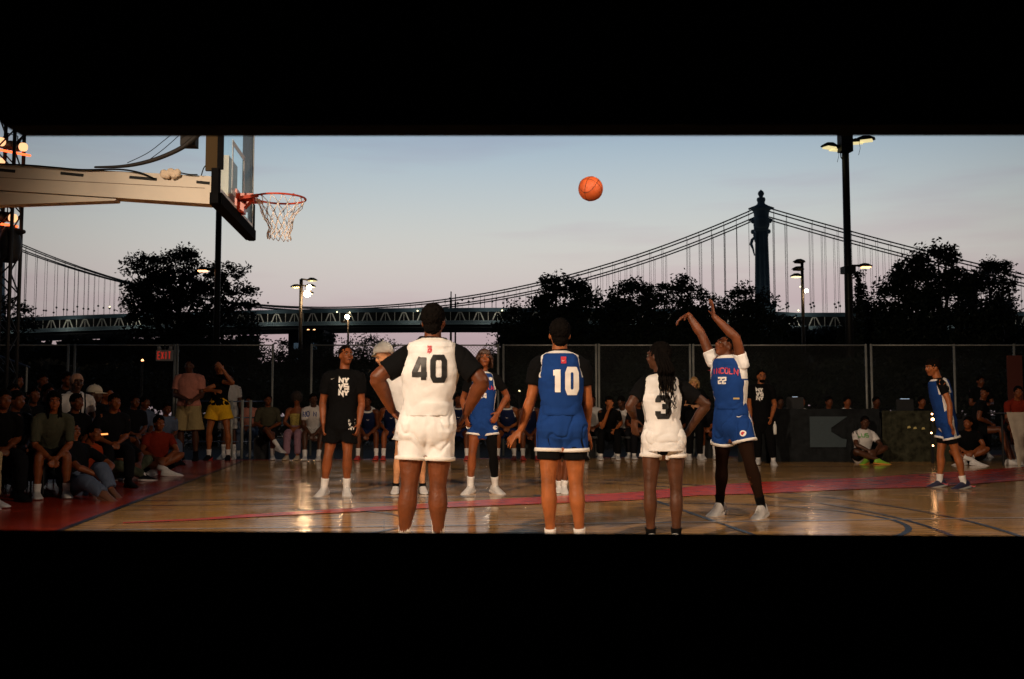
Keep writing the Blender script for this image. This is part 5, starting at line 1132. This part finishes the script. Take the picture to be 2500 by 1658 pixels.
# -- right hand player in profile
b = 13.35
J = PJ(dict(head=(2277,898,0), neck=(2290,927,0), hip0=(2309,1032,.10), hip1=(2313,1032,-.08), kn0=(2296,1108,.12), kn1=(2335,1109,-.10), an0=(2294,1174,.15), an1=(2353,1180,-.12), toe0=(2262,1184,.15), toe1=(2326,1192,-.14),
     sh0=(2296,940,.18), sh1=(2299,938,-.19), el0=(2302,990,.24), el1=(2318,986,-.25), wr0=(2296,1034,.22), wr1=(2320,1034,-.27)), b)
hn = {1: dict(d=RT*.35-UP*.8+FW*.05, n=-RT, curl=.35, t=1)}
PR_ = person('blue jersey player in profile at the right with arms down and flat hair', J, sway(-88), .97, .95, 1.0, .92, .92, 'tan', .009, hface=(sway(-100) - UP * .05), jersey=BLUE, trim=TRIMW, strip=TRIMW, shirt=BLACK, sleeve=.5, hem=.10,
     shorts=BLUE, shemt=.50, flare=1.25, under=BLACK, hair='flat', hands=hn, wr=.006, socks=.26, shoem=mat('navy_shoe', (.02, .02, .05), .5), solem=mat('pale_sole', (.35, .36, .36), .5))
T = bvh(PR_['shorts'])
dec(PR_, 'round_badge', disc(.034), 2297, 1051, PRINTW, 'shorts', False, off=.006)
for i, (x, y) in enumerate(((2303, 1181), (2370, 1186))):
    p = W(x, y, b + (.10 if i == 0 else -.19)) - PR_['o']; v, f = swoosh(.085); mb = MB(); mb.add([p - RT * q.x + UP * q.y - FW * .045 for q in v], f); mb.build('shoe_swoosh', mat('pink_print', (.7, .12, .15), .5), PR_['root'])
# -- coach by the far sideline
b = 18.6
J = PJ(dict(head=(1859,919,0), neck=(1857,942,.02), hip0=(1847,1028,0), hip1=(1869,1028,0), kn0=(1849,1078,-.02), kn1=(1882,1078,-.02), an0=(1851,1119,.04), an1=(1888,1120,.04), toe0=(1846,1128,-.2), toe1=(1893,1130,-.2),
     sh0=(1835,949,0), sh1=(1882,949,0), el0=(1829,986,.05), el1=(1891,988,.05), wr0=(1833,1018,-.06), wr1=(1884,1018,-.08)), b)
P_ = person('bearded man in a black printed tee standing at the far sideline', J, sway(180), 1.03, 1.02, 1.05, 1.05, 1.0, 'tan', .010, shirt=BLACK, sleeve=.62, shirt_inf=.02, pants=BLACK, hair='fade', socks=.45, wr=.006, puff=.008)
dec(P_, 'chest_print', nylogo(.22, .024), 1855, 962, PRINTW, 'shirt', False)
bd_ = MB(); c = P_['hc']; bd_.ball(c - UP * .085 + (-FW) * .045, (.052, .05, .038), None, 12); bd_.build('beard', HAIRB, P_['root'], True)
bt = empty('water_bottle', W(1892, 1058, b - .05)); tag(bt, 'small white bottle held by the bearded man at the sideline', 'bottle'); mb = MB(); mb.tube([(0,0,0), (0,0,.14), (0,0,.165), (0,0,.18), (0,0,.21)], [.034, .034, .025, .014, .014], 12); mb.build('bottle_body', mat('white_plastic', (.7, .7, .66), .4), bt, True)
# ------------------------------------------------------------------ courtside bench row
bench = empty('bench', W(1000, 993, 20.95)); bench.location.z = 0; tag(bench, 'long dark bench row under the seated players at the far sideline', 'bench'); bo = bench.location
for a, b_, in ((640, 800), (870, 1720)):
    mb = MB(); A_, B_ = W(a, 993, 20.95), W(b_, 993, 20.95); A_.z = B_.z = .44; mb.beam(A_ - bo, B_ - bo, .32, .04); mb.build('seat', METD, bench)
    q = int((B_ - A_).length / 1.2)
    for i in range(q + 1):
        p = A_.lerp(B_, i / q) - bo; mb = MB(); mb.beam((p.x, p.y, -.06), (p.x, p.y, .43), .04, .3); mb.build('leg', METD, bench)
SD = 20.35
def gp(px, dist): p = W(px, 993, dist); return Vector((p.x, p.y, 0))
OLIVE = fabric('olive_cloth', (.06, .055, .035)); LILAC = fabric('lilac_trouser_cloth', (.30, .17, .22)); GREYW = fabric('pale_grey_cloth', (.45, .43, .42)); RED = fabric('red_cloth', (.20, .020, .010)); REDSH = mat('red_shoe', (.50, .022, .014), .45)
YEL = fabric('yellow_shorts_cloth', (.72, .40, .02)); PINK = fabric('dusty_pink_cloth', (.50, .20, .15)); KHAKI = fabric('khaki_cloth', (.34, .26, .12)); JEAN = fabric('washed_blue_denim', (.10, .13, .20)); ORG = fabric('orange_cloth', (.34, .045, .01)); GREEN = fabric('grey_green_cloth', (.065, .068, .045)); DK = fabric('charcoal_cloth', (.007, .007, .009)); CAMO = fabric('camouflage_cloth', (.06, .07, .045), .5)
FLOR = mat('yellow_floral_print', (.45, .34, .08), .8, 0, .55, 60); AFRO = mat('dark_brown_curls', (.022, .012, .008), .8, 0, .4, 60, 1, 80)
s = person('woman in an olive top with crossed legs at the left end of the bench', pose_sit(gp(655, SD), sway(165), 1.02, legs='cross', lean=.12, arms='lap'), sway(165), 1.0, .95, .95, .95, .95, 'dark', .012, hface=sway(155), shirt=OLIVE, sleeve=.9, hem=-.05, shorts=DK, shemt=.7, hair='short', socks=.35)
s = person('woman with a big afro in a yellow floral top and lilac trousers', pose_sit(gp(716, SD), sway(180), 1.02, lean=.04, arms='lap', w=.10), sway(180), 1.0, .92, .9, .9, .9, 'brown', .012, hface=sway(170), pants=LILAC, flare=1.35, jersey=None, hair='afro', hairm=AFRO, sock=None, shoem=mat('cream_clogs', (.55, .45, .33), .6))
tb = MB(); trunk(tb, s['pel'], s['nek'], s['lat'], 1.0, .92, .9, .012, t0=.28, t1=.75); voxel(tb, 'bandeau_top', .012, FLOR, s['root'], 2)
s = person('man in a white printed tee leaning forward at the bench beside the afro', pose_sit(gp(765, SD), sway(172), 1.05, lean=.28, arms='clasp', w=.16, legs='out'), sway(172), 1.05, 1.0, 1.0, 1.0, 1.0, 'deep', .012, hface=sway(160), shirt=fabric('white_tee_cloth', (.66, .62, .60)), sleeve=.62, shirt_inf=.02, shorts=GREYW, shemt=.75, flare=1.5, hair='short', socks=.25)
dec(s, 'chest_print', text2d('BROWN', .085, .05, .02, .02, 0, .03), 752, 1010, mat('blue_print', (.04, .06, .22), .5), 'shirt', False)
def benchp(px, lb, face=180, lean=.3, arms='clasp', sk='brown', w=.17, sh=REDSH, hair='short', **kw):
    P = person(lb, pose_sit(gp(px, SD), sway(face), 1.04, lean=lean, arms=arms, w=w), sway(face), 1.02, .98, 1, .98, .98, sk, .012, hface=kw.pop('hf', sway(face)), jersey=NAVY, trim=TRIMW, shtrim=False, shirt=None, shorts=NAVY, shemt=.62, hair=hair, socks=.34, shoem=sh, group='players on the bench in dark jerseys', **kw)
    ring_ = MB(); a = P['nek'] + P['u'] * .012
    ring_.tube([P['nek'] + P['lat'] * x_ + P['f'] * y_ - P['u'] * z_ for x_, y_, z_ in ((-.095, .03, -.01), (-.075, .105, .08), (0, .142, .17), (.075, .105, .08), (.095, .03, -.01))], [.010] * 5, 6, sub=4); ring_.build('collar_trim', TRIMW, P['root'], True); return P
benchp(898, 'bench player leaning forward with clasped hands right of the man in the black tee', lean=.38, sk='dark')
benchp(955, 'bench player with red shoes between the black tee and player 40', 176, .25, 'knees', 'brown', .13)
benchp(1118, 'bench player whose red shoe shows left of player 14', 180, .2, 'lap', 'dark')
benchp(1236, 'bench player with lighter skin seated right behind player 14', 186, .22, 'lap', 'tan', .15, mat('maroon_shoe', (.12, .015, .015), .5))
benchp(1293, 'bench player with red shoes seated left of player 10', 175, .3, 'clasp', 'dark', .13)
benchp(1412, 'bench player glimpsed right of player 10', 180, .2, 'lap', 'dark', .13, DK)
s = person('woman in black resting her chin on her hand at the bench', pose_sit(gp(1487, SD), sway(184), 1.02, lean=.36, arms='chin', w=.16), sway(184), 1.0, .95, 1, .95, .95, 'tan', .012, hface=sway(172) - UP * .1, shirt=BLACK, sleeve=.62, pants=BLACK, hair='short', socks=.2)
s = person('man in a white tee leaning over behind the woman resting her chin', pose_sit(gp(1520, SD + .65), sway(200), 1.04, lean=.42, arms='knees'), sway(200), 1.0, 1.05, 1, 1, 1, 'deep', .012, hface=sway(215) - UP * .5, shirt=fabric('white_tee_cloth', (.66, .62, .60)), sleeve=.8, pants=DK, hair='short')
s = person('person in black seated in the shade left of the woman resting her chin', pose_sit(gp(1447, SD + .6), sway(180), 1.02, lean=.15, arms='lap'), sway(180), 1.0, 1., 1, 1, 1, 'dark', .013, shirt=GREYW, sleeve=.6, pants=DK, hair='short')
s = person('blond person in black seated between player 3 and the shooter', pose_stand(gp(1695, 20.5), sway(180), .96, 'front'), sway(180), .98, .98, 1, 1, 1, 'light', .011, hface=sway(192), shirt=BLACK, sleeve=1.4, pants=BLACK, hair='bob', hairm=mat('blond_hair', (.42, .23, .08), .5, 0, .4, 40, .6, 50), socks=.1)
s['root']['label'] = 'blond person in black standing between player 3 and the shooter'
for px, dd, lb, sk, c in ((1562, .3, 'shadowed bench person left of player 3 at her elbow', 'dark', DK), (1660, .5, 'shadowed bench person behind the elbow of player 3', 'dark', BLACK), (1728, .3, 'shadowed bench person left of the shooters shorts', 'brown', DK), (1340, .5, 'shadowed bench person behind the arm of player 10', 'dark', DK), (1018, .4, 'shadowed bench person hidden behind player 40', 'dark', DK)):
    person(lb, pose_sit(gp(px, SD + dd), sway(180), 1.0, lean=.2, arms='lap'), sway(180), 1.0, 1, 1, 1, 1, sk, .014, shirt=c, sleeve=.6, pants=c if px != 1728 else None, shorts=c if px == 1728 else None, hair='short', group='people on the bench in the shade')
# ------------------------------------------------------------------ standing spectators left
J = pose_stand(gp(461, 20.0), sway(180), 1.16, 'front', 0, .13)
for i in (0, 1): J['wr%d' % i] = gp(461, 19.7) + UP * 1.22 + RT * (.10 if i == 0 else -.04)
s = person('tall man in a dusty pink tee and khaki shorts standing under the exit sign', J, sway(180), 1.16, 1.12, 1.05, 1.1, 1.05, 'deep', .012, hface=sway(178), shirt=PINK, sleeve=.70, shirt_inf=.03, hem=-.03, shorts=KHAKI, shemt=.92, flare=1.65, hair='fade', puff=.02, socks=.2, sock=BLACK, shoem=DK)
J = pose_stand(gp(535, 20.3), sway(180), 1.16, 'front', 0, .17); p0 = gp(535, 20.0)
J['el1'] = gp(566, 20.0) + UP * 1.55; J['wr1'] = gp(542, 19.95) + UP * 1.83; J['el0'] = gp(500, 20.0) + UP * 1.42; J['wr0'] = gp(522, 19.9) + UP * 1.40
s = person('tall man in a black tee and bright yellow shorts with a hand at his chin', J, sway(180), 1.14, .98, 1.0, .95, .98, 'tan', .012, hface=sway(205), shirt=BLACK, sleeve=.62, shirt_inf=.02, hem=.08, shorts=YEL, shemt=.50, flare=1.6, hair='fade', socks=.25, sock=SOCKW, shoem=DK, solem=REDSH)
person('spectator in a white tee half hidden behind the man in yellow shorts', pose_stand(gp(560, 21.4), sway(180), 1.04, 'down'), sway(180), 1.0, 1, 1, 1, 1, 'deep', .013, shirt=GREYW, sleeve=.65, shirt_inf=.02, shorts=GREYW, shemt=.8, flare=1.5, hair='short')
person('seated spectator with a pale cap behind the crowd barrier', pose_sit(gp(600, 21.9), sway(180), 1.0, lean=.1, arms='lap'), sway(180), 1.0, 1, 1, 1, 1, 'dark', .014, shirt=PINK, sleeve=.7, pants=JEAN, hair='short')
# ------------------------------------------------------------------ crowd at the left baseline
def crowd(lb, px, dist, face, kind='sit', hface=None, seat=.42, **kw):
    k = kw.pop('k', 1.0); lean = kw.pop('lean', .15); arms = kw.pop('arms', 'lap'); legs = kw.pop('legs', 'flat'); w = kw.pop('w', .14)
    J = pose_floor(gp(px, dist), sway(face), k, lean) if kind == 'floor' else (pose_stand(gp(px, dist), sway(face), k, arms) if kind == 'stand' else pose_sit(gp(px, dist), sway(face), k, seat, lean, arms, legs, w))
    dz = kw.pop('dz', 0)
    if dz: J = {a: v + UP * dz for a, v in J.items()}
    return person(lb, J, sway(face), k, kw.pop('bw', 1.0), 1.0, 1.0, 1.0, kw.pop('sk', 'brown'), kw.pop('vox', .014), hface=sway(hface if hface is not None else face), group='spectators seated along the left baseline', **kw)
s = crowd('spectator in front with bare legs, grey green top and white trainers', 132, 11.9, 150, lean=.30, arms='clasp', shirt=GREEN, sleeve=.9, shirt_inf=.03, shorts=DK, shemt=.6, hair='long', socks=.22, seat=.46, w=.15, vox=.011)
s2 = crowd('man in a white tee with camera straps and a tan head scarf', 198, 13.6, 140, lean=.14, arms='lap', sk='deep', shirt=fabric('white_tee_cloth', (.66, .62, .60)), sleeve=.6, shirt_inf=.03, pants=BLACK, hair='none', seat=.55, k=1.08, dz=.05, vox=.011)
hs = MB(); c = s2['hc']; hs.ball(c + UP * .03 - sway(140) * .015, (.088, .105, .10), (sway(140).cross(UP), sway(140), UP), 16); hs.ball(c - UP * .04 - sway(140) * .05, (.082, .06, .10), (sway(140).cross(UP), sway(140), UP), 14); voxel(hs, 'head_scarf', .01, mat('tan_scarf', (.40, .22, .14), .8, 0, .3, 20), s2['root'], 2, disp=.004, dscale=20)
T = bvh(s2['shirt'])
for x in (184, 197, 207): decal('strap', stroke([(0, -.16), (.01, 0), (.0, .16)], .022, False, .04), W(x, 990, 13.2) - s2['o'], RT, UP, T, BLACK, s2['root'], .008)
s3 = crowd('spectator in black with a white cap beside the man with camera straps', 247, 14.6, 120, sk='deep', shirt=BLACK, sleeve=1.5, pants=BLACK, hair='none', seat=.5, k=1.04, lean=.2, hface=95)
cap_hat(s3['root'], s3['hc'], sway(60), 1.10, mat('off_white_cap_cloth', (.62, .55, .42), .8))
crowd('spectator with a lit face in dark clothes right of the white cap', 286, 15.6, 110, sk='brown', shirt=DK, sleeve=.8, pants=DK, seat=.5, k=1.05, hface=110)
crowd('young spectator in a red tank top with long bare legs', 316, 16.2, 105, sk='brown', shirt=RED, sleeve=.05, shorts=DK, shemt=.5, seat=.5, legs='out', lean=.02, hface=100)
crowd('spectator in bright orange bending low behind the front spectator', 208, 12.9, 120, 'floor', lean=.34, sk='brown', shirt=ORG, sleeve=.9, shirt_inf=.02, pants=DK, hair='short', k=.95)
J = pose_floor(gp(235, 12.2), sway(115), 1.0, -.12); J['kn0'] = gp(252, 12.1) + UP * .33; J['an0'] = gp(278, 12.0) + UP * .085; J['kn1'] = gp(215, 11.75) + UP * .20; J['an1'] = gp(262, 11.55) + UP * .07; J['toe0'] = gp(300, 11.9); J['toe1'] = gp(285, 11.5)
person('spectator reclining on the floor in washed blue jeans', J, sway(115), 1.0, 1, 1, 1, 1, 'brown', .011, shirt=DK, sleeve=.8, pants=JEAN, flare=1.4, hair='short', sock=None, shoem=mat('sand_shoe', (.16, .07, .04), .6), group='spectators seated along the left baseline')
crowd('man in an orange red tee sitting cross legged on the red floor', 392, 15.8, 150, 'floor', sk='brown', shirt=RED, sleeve=.6, shirt_inf=.02, shorts=DK, shemt=.7, hair='short', socks=.35, k=1.05, vox=.012, lean=.12, hface=140)
crowd('spectator in camouflage trousers with one white sole stretched out', 318, 14.6, 110, 'floor', sk='dark', shirt=DK, sleeve=.9, pants=CAMO, hair='short', lean=.0, shoem=DK, solem=SHOEW)
rd = random.Random(9)
for i, (px, dist, col, sk, lb, dz) in enumerate(((138, 14.2, DK, 'brown', 'spectator wearing glasses that glint left of the head scarf', .12), (92, 13.6, DK, 'dark', 'dim spectator second to the left of the head scarf', .10), (42, 13.0, DK, 'dark', 'dim spectator near the left edge in the second row', .12), (0, 12.6, BLACK, 'dark', 'dim spectator cut by the left edge in the second row', .1),
      (20, 11.4, BLACK, 'dark', 'dim spectator in black low in front at the left edge', 0), (72, 12.0, BLACK, 'dark', 'dim spectator in black left of the bare legged spectator', 0), (175, 15.4, DK, 'dark', 'dim spectator behind the head scarf', .3), (110, 15.2, BLACK, 'dark', 'dim spectator in the back row above the glasses', .32), (55, 14.8, BLACK, 'dark', 'dim spectator in the back row at the far left', .3),
      (345, 17.4, DK, 'dark', 'dim spectator behind the young one in red', 0), (372, 18.2, JEAN, 'dark', 'dim spectator in blue behind the cross legged man', 0), (240, 16.6, DK, 'dark', 'dim spectator behind the white cap', .2), (418, 18.6, JEAN, 'dark', 'dim spectator in blue between the cross legged man and the pink tee', -.1), (205, 13.0, BLACK, 'dark', 'dim spectator in black behind the reclining jeans', 0), (290, 13.4, DK, 'brown', 'dim spectator with a glowing phone in hand', 0))):
    P = crowd(lb, px, dist, 130 + rd.uniform(-15, 10), sk=sk, shirt=col, sleeve=.8, pants=DK if col is not JEAN else JEAN, seat=.45, k=.98 + rd.uniform(0, .06), dz=dz, lean=.1 + rd.uniform(0, .15), shoem=DK, sock=BLACK)
    if i == 0:
        gm = MB(); c = P['hc']; f = sway(128); r_ = f.cross(UP)
        for sg in (-1, 1): gm.tube([c + f * .105 + r_ * (sg * .034 + .022 * math.cos(a)) + UP * .020 * math.sin(a) for a in [j * math.pi / 5 for j in range(11)]], [.003] * 11, 5, caps=False)
        gm.build('glasses', mat('wire_rims', (.6, .55, .5), .15, 1), P['root'])
ph = empty('phone', W(256, 1060, 13.2)); tag(ph, 'phone screen glowing orange in the dark left crowd', 'phone'); mb = MB(); mb.box((0, 0, 0), (.10, .05, .022), Matrix.Rotation(R(-4), 3, 'Y')); mb.build('phone_body', DK, ph); mb = MB(); mb.box((0, -.027, 0), (.092, .003, .020), Matrix.Rotation(R(-4), 3, 'Y')); mb.build('screen', mat('glowing_screen', (1, .30, .08), .5, emit=2.2), ph)
# pale knee and shoe of someone cut by the left edge
J = pose_sit(gp(-48, 10.6), sway(120), 1.0, .44, .1, 'lap'); J['kn1'] = W(-14, 1112, 10.4); J['an1'] = gp(-28, 10.5) + UP * .09; J['kn0'] = W(-20, 1120, 10.9); J['an0'] = gp(-4, 10.8) + UP * .085
person('spectator cut by the left edge with one pale trousered knee in view', J, sway(120), 1.0, 1, 1, 1, 1, 'brown', .013, shirt=DK, sleeve=.9, pants=fabric('sand_trouser_cloth', (.34, .27, .15)), hair='short', group='spectators seated along the left baseline')
st = tag(empty('crowd_riser', gp(110, 16.2)), 'low dark riser the back rows of the left crowd sit on', 'riser'); mb = MB(); mb.box((0, 0, .06), (2.2, 1.4, .22), Matrix((RT, FW, UP)).transposed()); mb.box((0, .4, .27), (2.2, .6, .20), Matrix((RT, FW, UP)).transposed()); mb.build('platform', METD, st)
for i, (px, dist, z) in enumerate(((132, 12.25, .43), (198, 14.0, .52), (245, 14.95, .45), (286, 15.95, .45), (316, 16.55, .45), (138, 14.6, .54), (92, 14.0, .52), (42, 13.4, .54))):
    c_ = tag(empty('folding_chair', gp(px, dist)), 'dark folding chair under ' + ['the bare legged front spectator', 'the man with camera straps', 'the spectator in the white cap', 'the lit face spectator', 'the young spectator in red', 'the spectator with glasses', 'the second spectator left of the head scarf', 'the second row spectator near the left edge'][i], 'chair', 'folding chairs of the left crowd'); mt_ = Matrix((sway(130).cross(UP), sway(130), UP)).transposed()
    mb = MB(); mb.box((0, 0, z - .02), (.4, .38, .03), mt_); mb.build('seat', METD, c_)
    for sx in (-.18, .18):
        for sy in (-.16, .16): mb = MB(); q_ = mt_ @ Vector((sx, sy, 0)); mb.cyl(q_ + UP * .0, q_ + UP * (z - .035), .012, 6); mb.build('leg', METD, c_)
# ------------------------------------------------------------------ scorers tables, people behind and beside them
def table(lb, x0, x1, dist, top, m, grp=None):
    a, b_ = W(x0, 993, dist), W(x1, 993, dist); r_ = empty('scorers_table', ((a + b_) / 2)); r_.location.z = 0; tag(r_, lb, 'table', grp); w = (b_ - a).length; mt_ = Matrix((RT, FW, UP)).transposed()
    mb = MB(); mb.box((0, 0, top), (w, .72, .03), mt_); mb.build('tabletop', METD, r_)
    mb = MB(); n = max(8, int(w / .06)); vs = []
    for i in range(n + 1):
        x = -w / 2 + w * i / n; dd = .012 * math.sin(i * 1.7) + .008 * math.sin(i * .63)
        for z in (top + .02, top * .5, -.0): vs.append(RT * x - FW * (.37 + dd * (1 if z < top else .2)) + UP * z)
    mb.add(vs, [(i*3, i*3+1, i*3+4, i*3+3) for i in range(n)] + [(i*3+1, i*3+2, i*3+5, i*3+4) for i in range(n)]); mb.build('table_cloth', m, r_, True)
    for s_ in (-1, 1): mb = MB(); mb.cyl(RT * (s_ * (w / 2 - .1)) - UP * .05, RT * (s_ * (w / 2 - .1)) + UP * top, .02, 8); mb.build('leg', METD, r_)
    return r_
BANN = fabric('black_banner_cloth', (.014, .016, .018), .3); BGR = mat('slate_blue_print', (.036, .055, .066), .7, 0, .1, 30)
tdist = 20.0
t1 = table('scorers table draped in black with a slate blue arrow shaped print', 1790, 2130, tdist, 1.02, BANN)
v = [Vector(q) for q in ((0, 0), (.70, 0), (.72, .15), (.63, .17), (.42, .30), (.42, .38), (.74, .60), (0, .60))]
def poly_print(name, pts, px, py, dist, parent, m, yo=-.40):
    o_ = W(px, py, dist - .42) - parent.location; mb = MB(); mb.add([o_ + RT * q.x * 1.0 + UP * q.y for q in pts], [tuple(range(len(pts)))]); return mb.build(name, m, parent)
poly_print('banner_print', v, 1978, 1092, tdist, t1, BGR)
t2 = table('scorers table draped in dark mottled cloth right of the arrow print', 2136, 2300, tdist + .1, .98, fabric('mottled_dark_cloth', (.035, .035, .022), .6))
for px, py in ((2215, 1046), (2230, 1048), (2250, 1049)): poly_print('gold_fleck', [Vector(q) for q in ((0, 0), (.07, .01), (.05, .05), (.01, .04))], px, py, tdist + .1, t2, mat('gold_fleck_print', (.6, .5, .2), .3))
for px, lb, c, sk in ((1965, 'seated official in a white tee behind the middle of the black table', WHITE, 'brown'), (2033, 'dim official in black behind the black table', DK, 'dark'), (2078, 'seated official in a white tee at the right end of the black table', WHITE, 'brown'), (2150, 'dim official in black behind the mottled table', DK, 'dark'), (1912, 'dim official in dark clothes right of the bearded man', DK, 'deep'), (2262, 'dim official behind the mottled table with lit face left of the profile player', DK, 'brown')):
    person(lb, pose_sit(gp(px, 20.85), sway(180), .97, .50, .12, 'lap'), sway(180), .97, .95, .95, .95, .95, sk, .013, shirt=c, sleeve=.6, pants=DK, hair='short', group='officials seated behind the tables')
monm = mat('dim_monitor_glow', (.5, .7, 1), .5, emit=.35)
for px, py, lb, w in ((2203, 973, 'open laptop with a pale lit edge on the mottled table', .18), (1937, 997, 'small dark laptop on the black table right of the bearded man', .10)):
    q_ = W(px, py, 19.95); q_.z = 1.01 if px > 2100 else 1.05; r_ = tag(empty('laptop', q_), lb, 'laptop'); mt_ = Matrix((RT, FW, UP)).transposed(); mb = MB(); mb.box((0, 0, 0), (.34, .24, .02), mt_); mb.build('keyboard_base', METD, r_); mb = MB(); mb.box(FW * -.12 + UP * .11, (.34, .015, .22), mt_); mb.build('lid', METD, r_); mb = MB(); mb.box(FW * -.12 + UP * .225, (w, .02, .012), mt_); mb.build('lit_edge', monm, r_)
# cross legged man by the table
P = person('bearded man in a white tee cross legged on the floor with lime green shoes', pose_floor(gp(2118, 19.0), sway(170), 1.0, .10), sway(170), 1.0, 1.05, 1, 1, 1, 'deep', .012, hface=sway(190), shirt=fabric('white_tee_cloth', (.66, .62, .60)), sleeve=.65, shirt_inf=.02, shorts=BLACK, shemt=.7, hair='short', sock=None, shoem=mat('lime_green_shoe', (.22, .46, .04), .5), solem=mat('orange_sole', (.7, .25, .04), .5))
dec(P, 'chest_print', text2d('LUSH', .06, .055, .02, .02, 0, .03), 2112, 1063, mat('green_print', (.12, .35, .10), .6), 'shirt', False)
T = bvh(P['shirt'])
for s_ in (-1, 1): decal('lanyard', stroke([(0, -.10), (.05 * s_, .10)], .010, False, .04), W(2112, 1050, 18.6) - P['o'], RT, UP, T, BLACK, P['root'], .01)
# photographers and seated people at the right
P = person('crouching photographer in black behind the legs of the profile player', pose_floor(gp(2362, 18.6), sway(200), 1.0, .20), sway(200), 1.0, 1, 1, 1, 1, 'brown', .013, hface=sway(230), shirt=BLACK, sleeve=.5, shorts=BLACK, shemt=.6, hair='short')
cm = tag(empty('camera', W(2338, 1016, 18.5)), 'photo camera held up by the crouching photographer', 'camera'); mb = MB(); mb.box((0, 0, 0), (.14, .07, .10)); mb.build('camera_body', DK, cm); mb = MB(); mb.cyl(-FW * .03, -FW * .16 - RT * .04, .035, 14); mb.build('lens', RUBK, cm)
t3 = table('white draped high table at the right edge with its cloth gathered in', 2432, 2545, 18.4, .96, fabric('white_table_cloth', (.46, .40, .32)))
t3.children[1].hide_render = False
# gathered stretch cloth: replace the straight drape by one pinched to the feet
old = [c for c in t3.children if c.name.startswith('table_cloth')][0]; w = (W(2545, 993, 18.4) - W(2432, 993, 18.4)).length; me = old.data
for v_ in me.vertices:
    z = v_.co.z / .96; x = v_.co.dot(RT) / (w / 2); f = 1 - .42 * max(0, 1 - z) ** .6; 
    if z < .3: v_.co.z = .30 * abs(math.sin(x * 5.2)) ** 1.5 * .9 if abs(x) < .75 else 0.0
    v_.co = v_.co + RT * ((f - 1) * x * w / 2)
person('spectator in a red printed tee leaning on the white draped table', pose_sit(gp(2488, 19.2), sway(190), 1.04, .62, .3, 'clasp'), sway(190), 1.0, 1.05, 1, 1, 1, 'brown', .012, hface=sway(200), shirt=RED, sleeve=.62, shirt_inf=.02, shorts=DK, shemt=.6, hair='short')
person('spectator in black sitting sideways on a stool left of the white table', pose_sit(gp(2438, 18.9), sway(120), 1.02, .60, .12, 'lap', 'out'), sway(120), 1.0, .95, 1, 1, 1, 'dark', .012, hface=sway(230), shirt=BLACK, sleeve=.5, shorts=BLACK, shemt=.5, hair='short', sock=None)
person('dim spectator in black standing in the dark right of the profile player', pose_stand(gp(2395, 21.5), sway(180), 1.0, 'front'), sway(180), 1.0, 1, 1, 1, 1, 'dark', .014, shirt=BLACK, sleeve=.6, pants=BLACK, hair='short')
for px, py, dd, r, lb in ((2276, 1024, 19.2, .030, 'bright warm lamp in the glowing stack beside the profile player'), (2275, 1011, 19.2, .017, 'small red gold lamp at the top of the glowing stack'), (2272, 1057, 19.2, .016, 'narrow warm lamp below the bright one in the stack'), (2275, 1088, 19.2, .018, 'lowest warm lamp of the glowing stack near the floor'), (2334, 1012, 19.2, .016, 'warm lamp behind the back of the profile player')):
    r_ = tag(empty('stage_light', gp(px, dd)), lb, 'lamp', 'warm lamps glowing behind the profile player'); z = W(px, py, dd).z; mb = MB(); mb.cyl((0, 0, 0), (0, 0, z - r * 1.3), .012, 6); mb.build('stand', METD, r_); mb = MB(); mb.ball((0, 0, z), r, None, 10); mb.build('bulb', mat('small_hot_bulb', (1, .5, .22), .5, emit=14), r_, True); mb = MB(); mb.cyl((0, .01, z), (0, r * 2.2, z), r * 1.35, 12); mb.build('housing', METD, r_, True)
r_ = tag(empty('speaker_cabinet', gp(2305, 20.3)), 'dark cabinet behind the glowing lamps', 'cabinet'); mb = MB(); mb.box((0, 0, .45), (.9, .5, .9), Matrix((RT, FW, UP)).transposed()); mb.build('cabinet_body', METD, r_)
r_ = tag(empty('hanging_banner', W(2478, 935, 23.6)), 'dim red brown panel on the fence at the right edge', 'banner'); mb = MB(); mb.box((0, 0, -.1), (.36, .03, 1.5), Matrix((RT, FW, UP)).transposed()); mb.build('panel', mat('dim_red_panel', (.10, .02, .012), .8), r_)
r_ = tag(empty('stair_rail', gp(20, 21.0)), 'sloping blue grey handrail at the far left above the crowd', 'handrail'); mb = MB(); mb.tube([W(-30, 858, 21) - r_.location, W(72, 897, 21) - r_.location], [.022, .022], 8); mb.build('rail', mat('blue_grey_rail', (.08, .11, .18), .4, .5), r_); mb = MB(); p = W(66, 893, 21) - r_.location; mb.cyl(Vector((p.x, p.y, 0)), p, .022, 8); mb.build('post', GALV, r_)
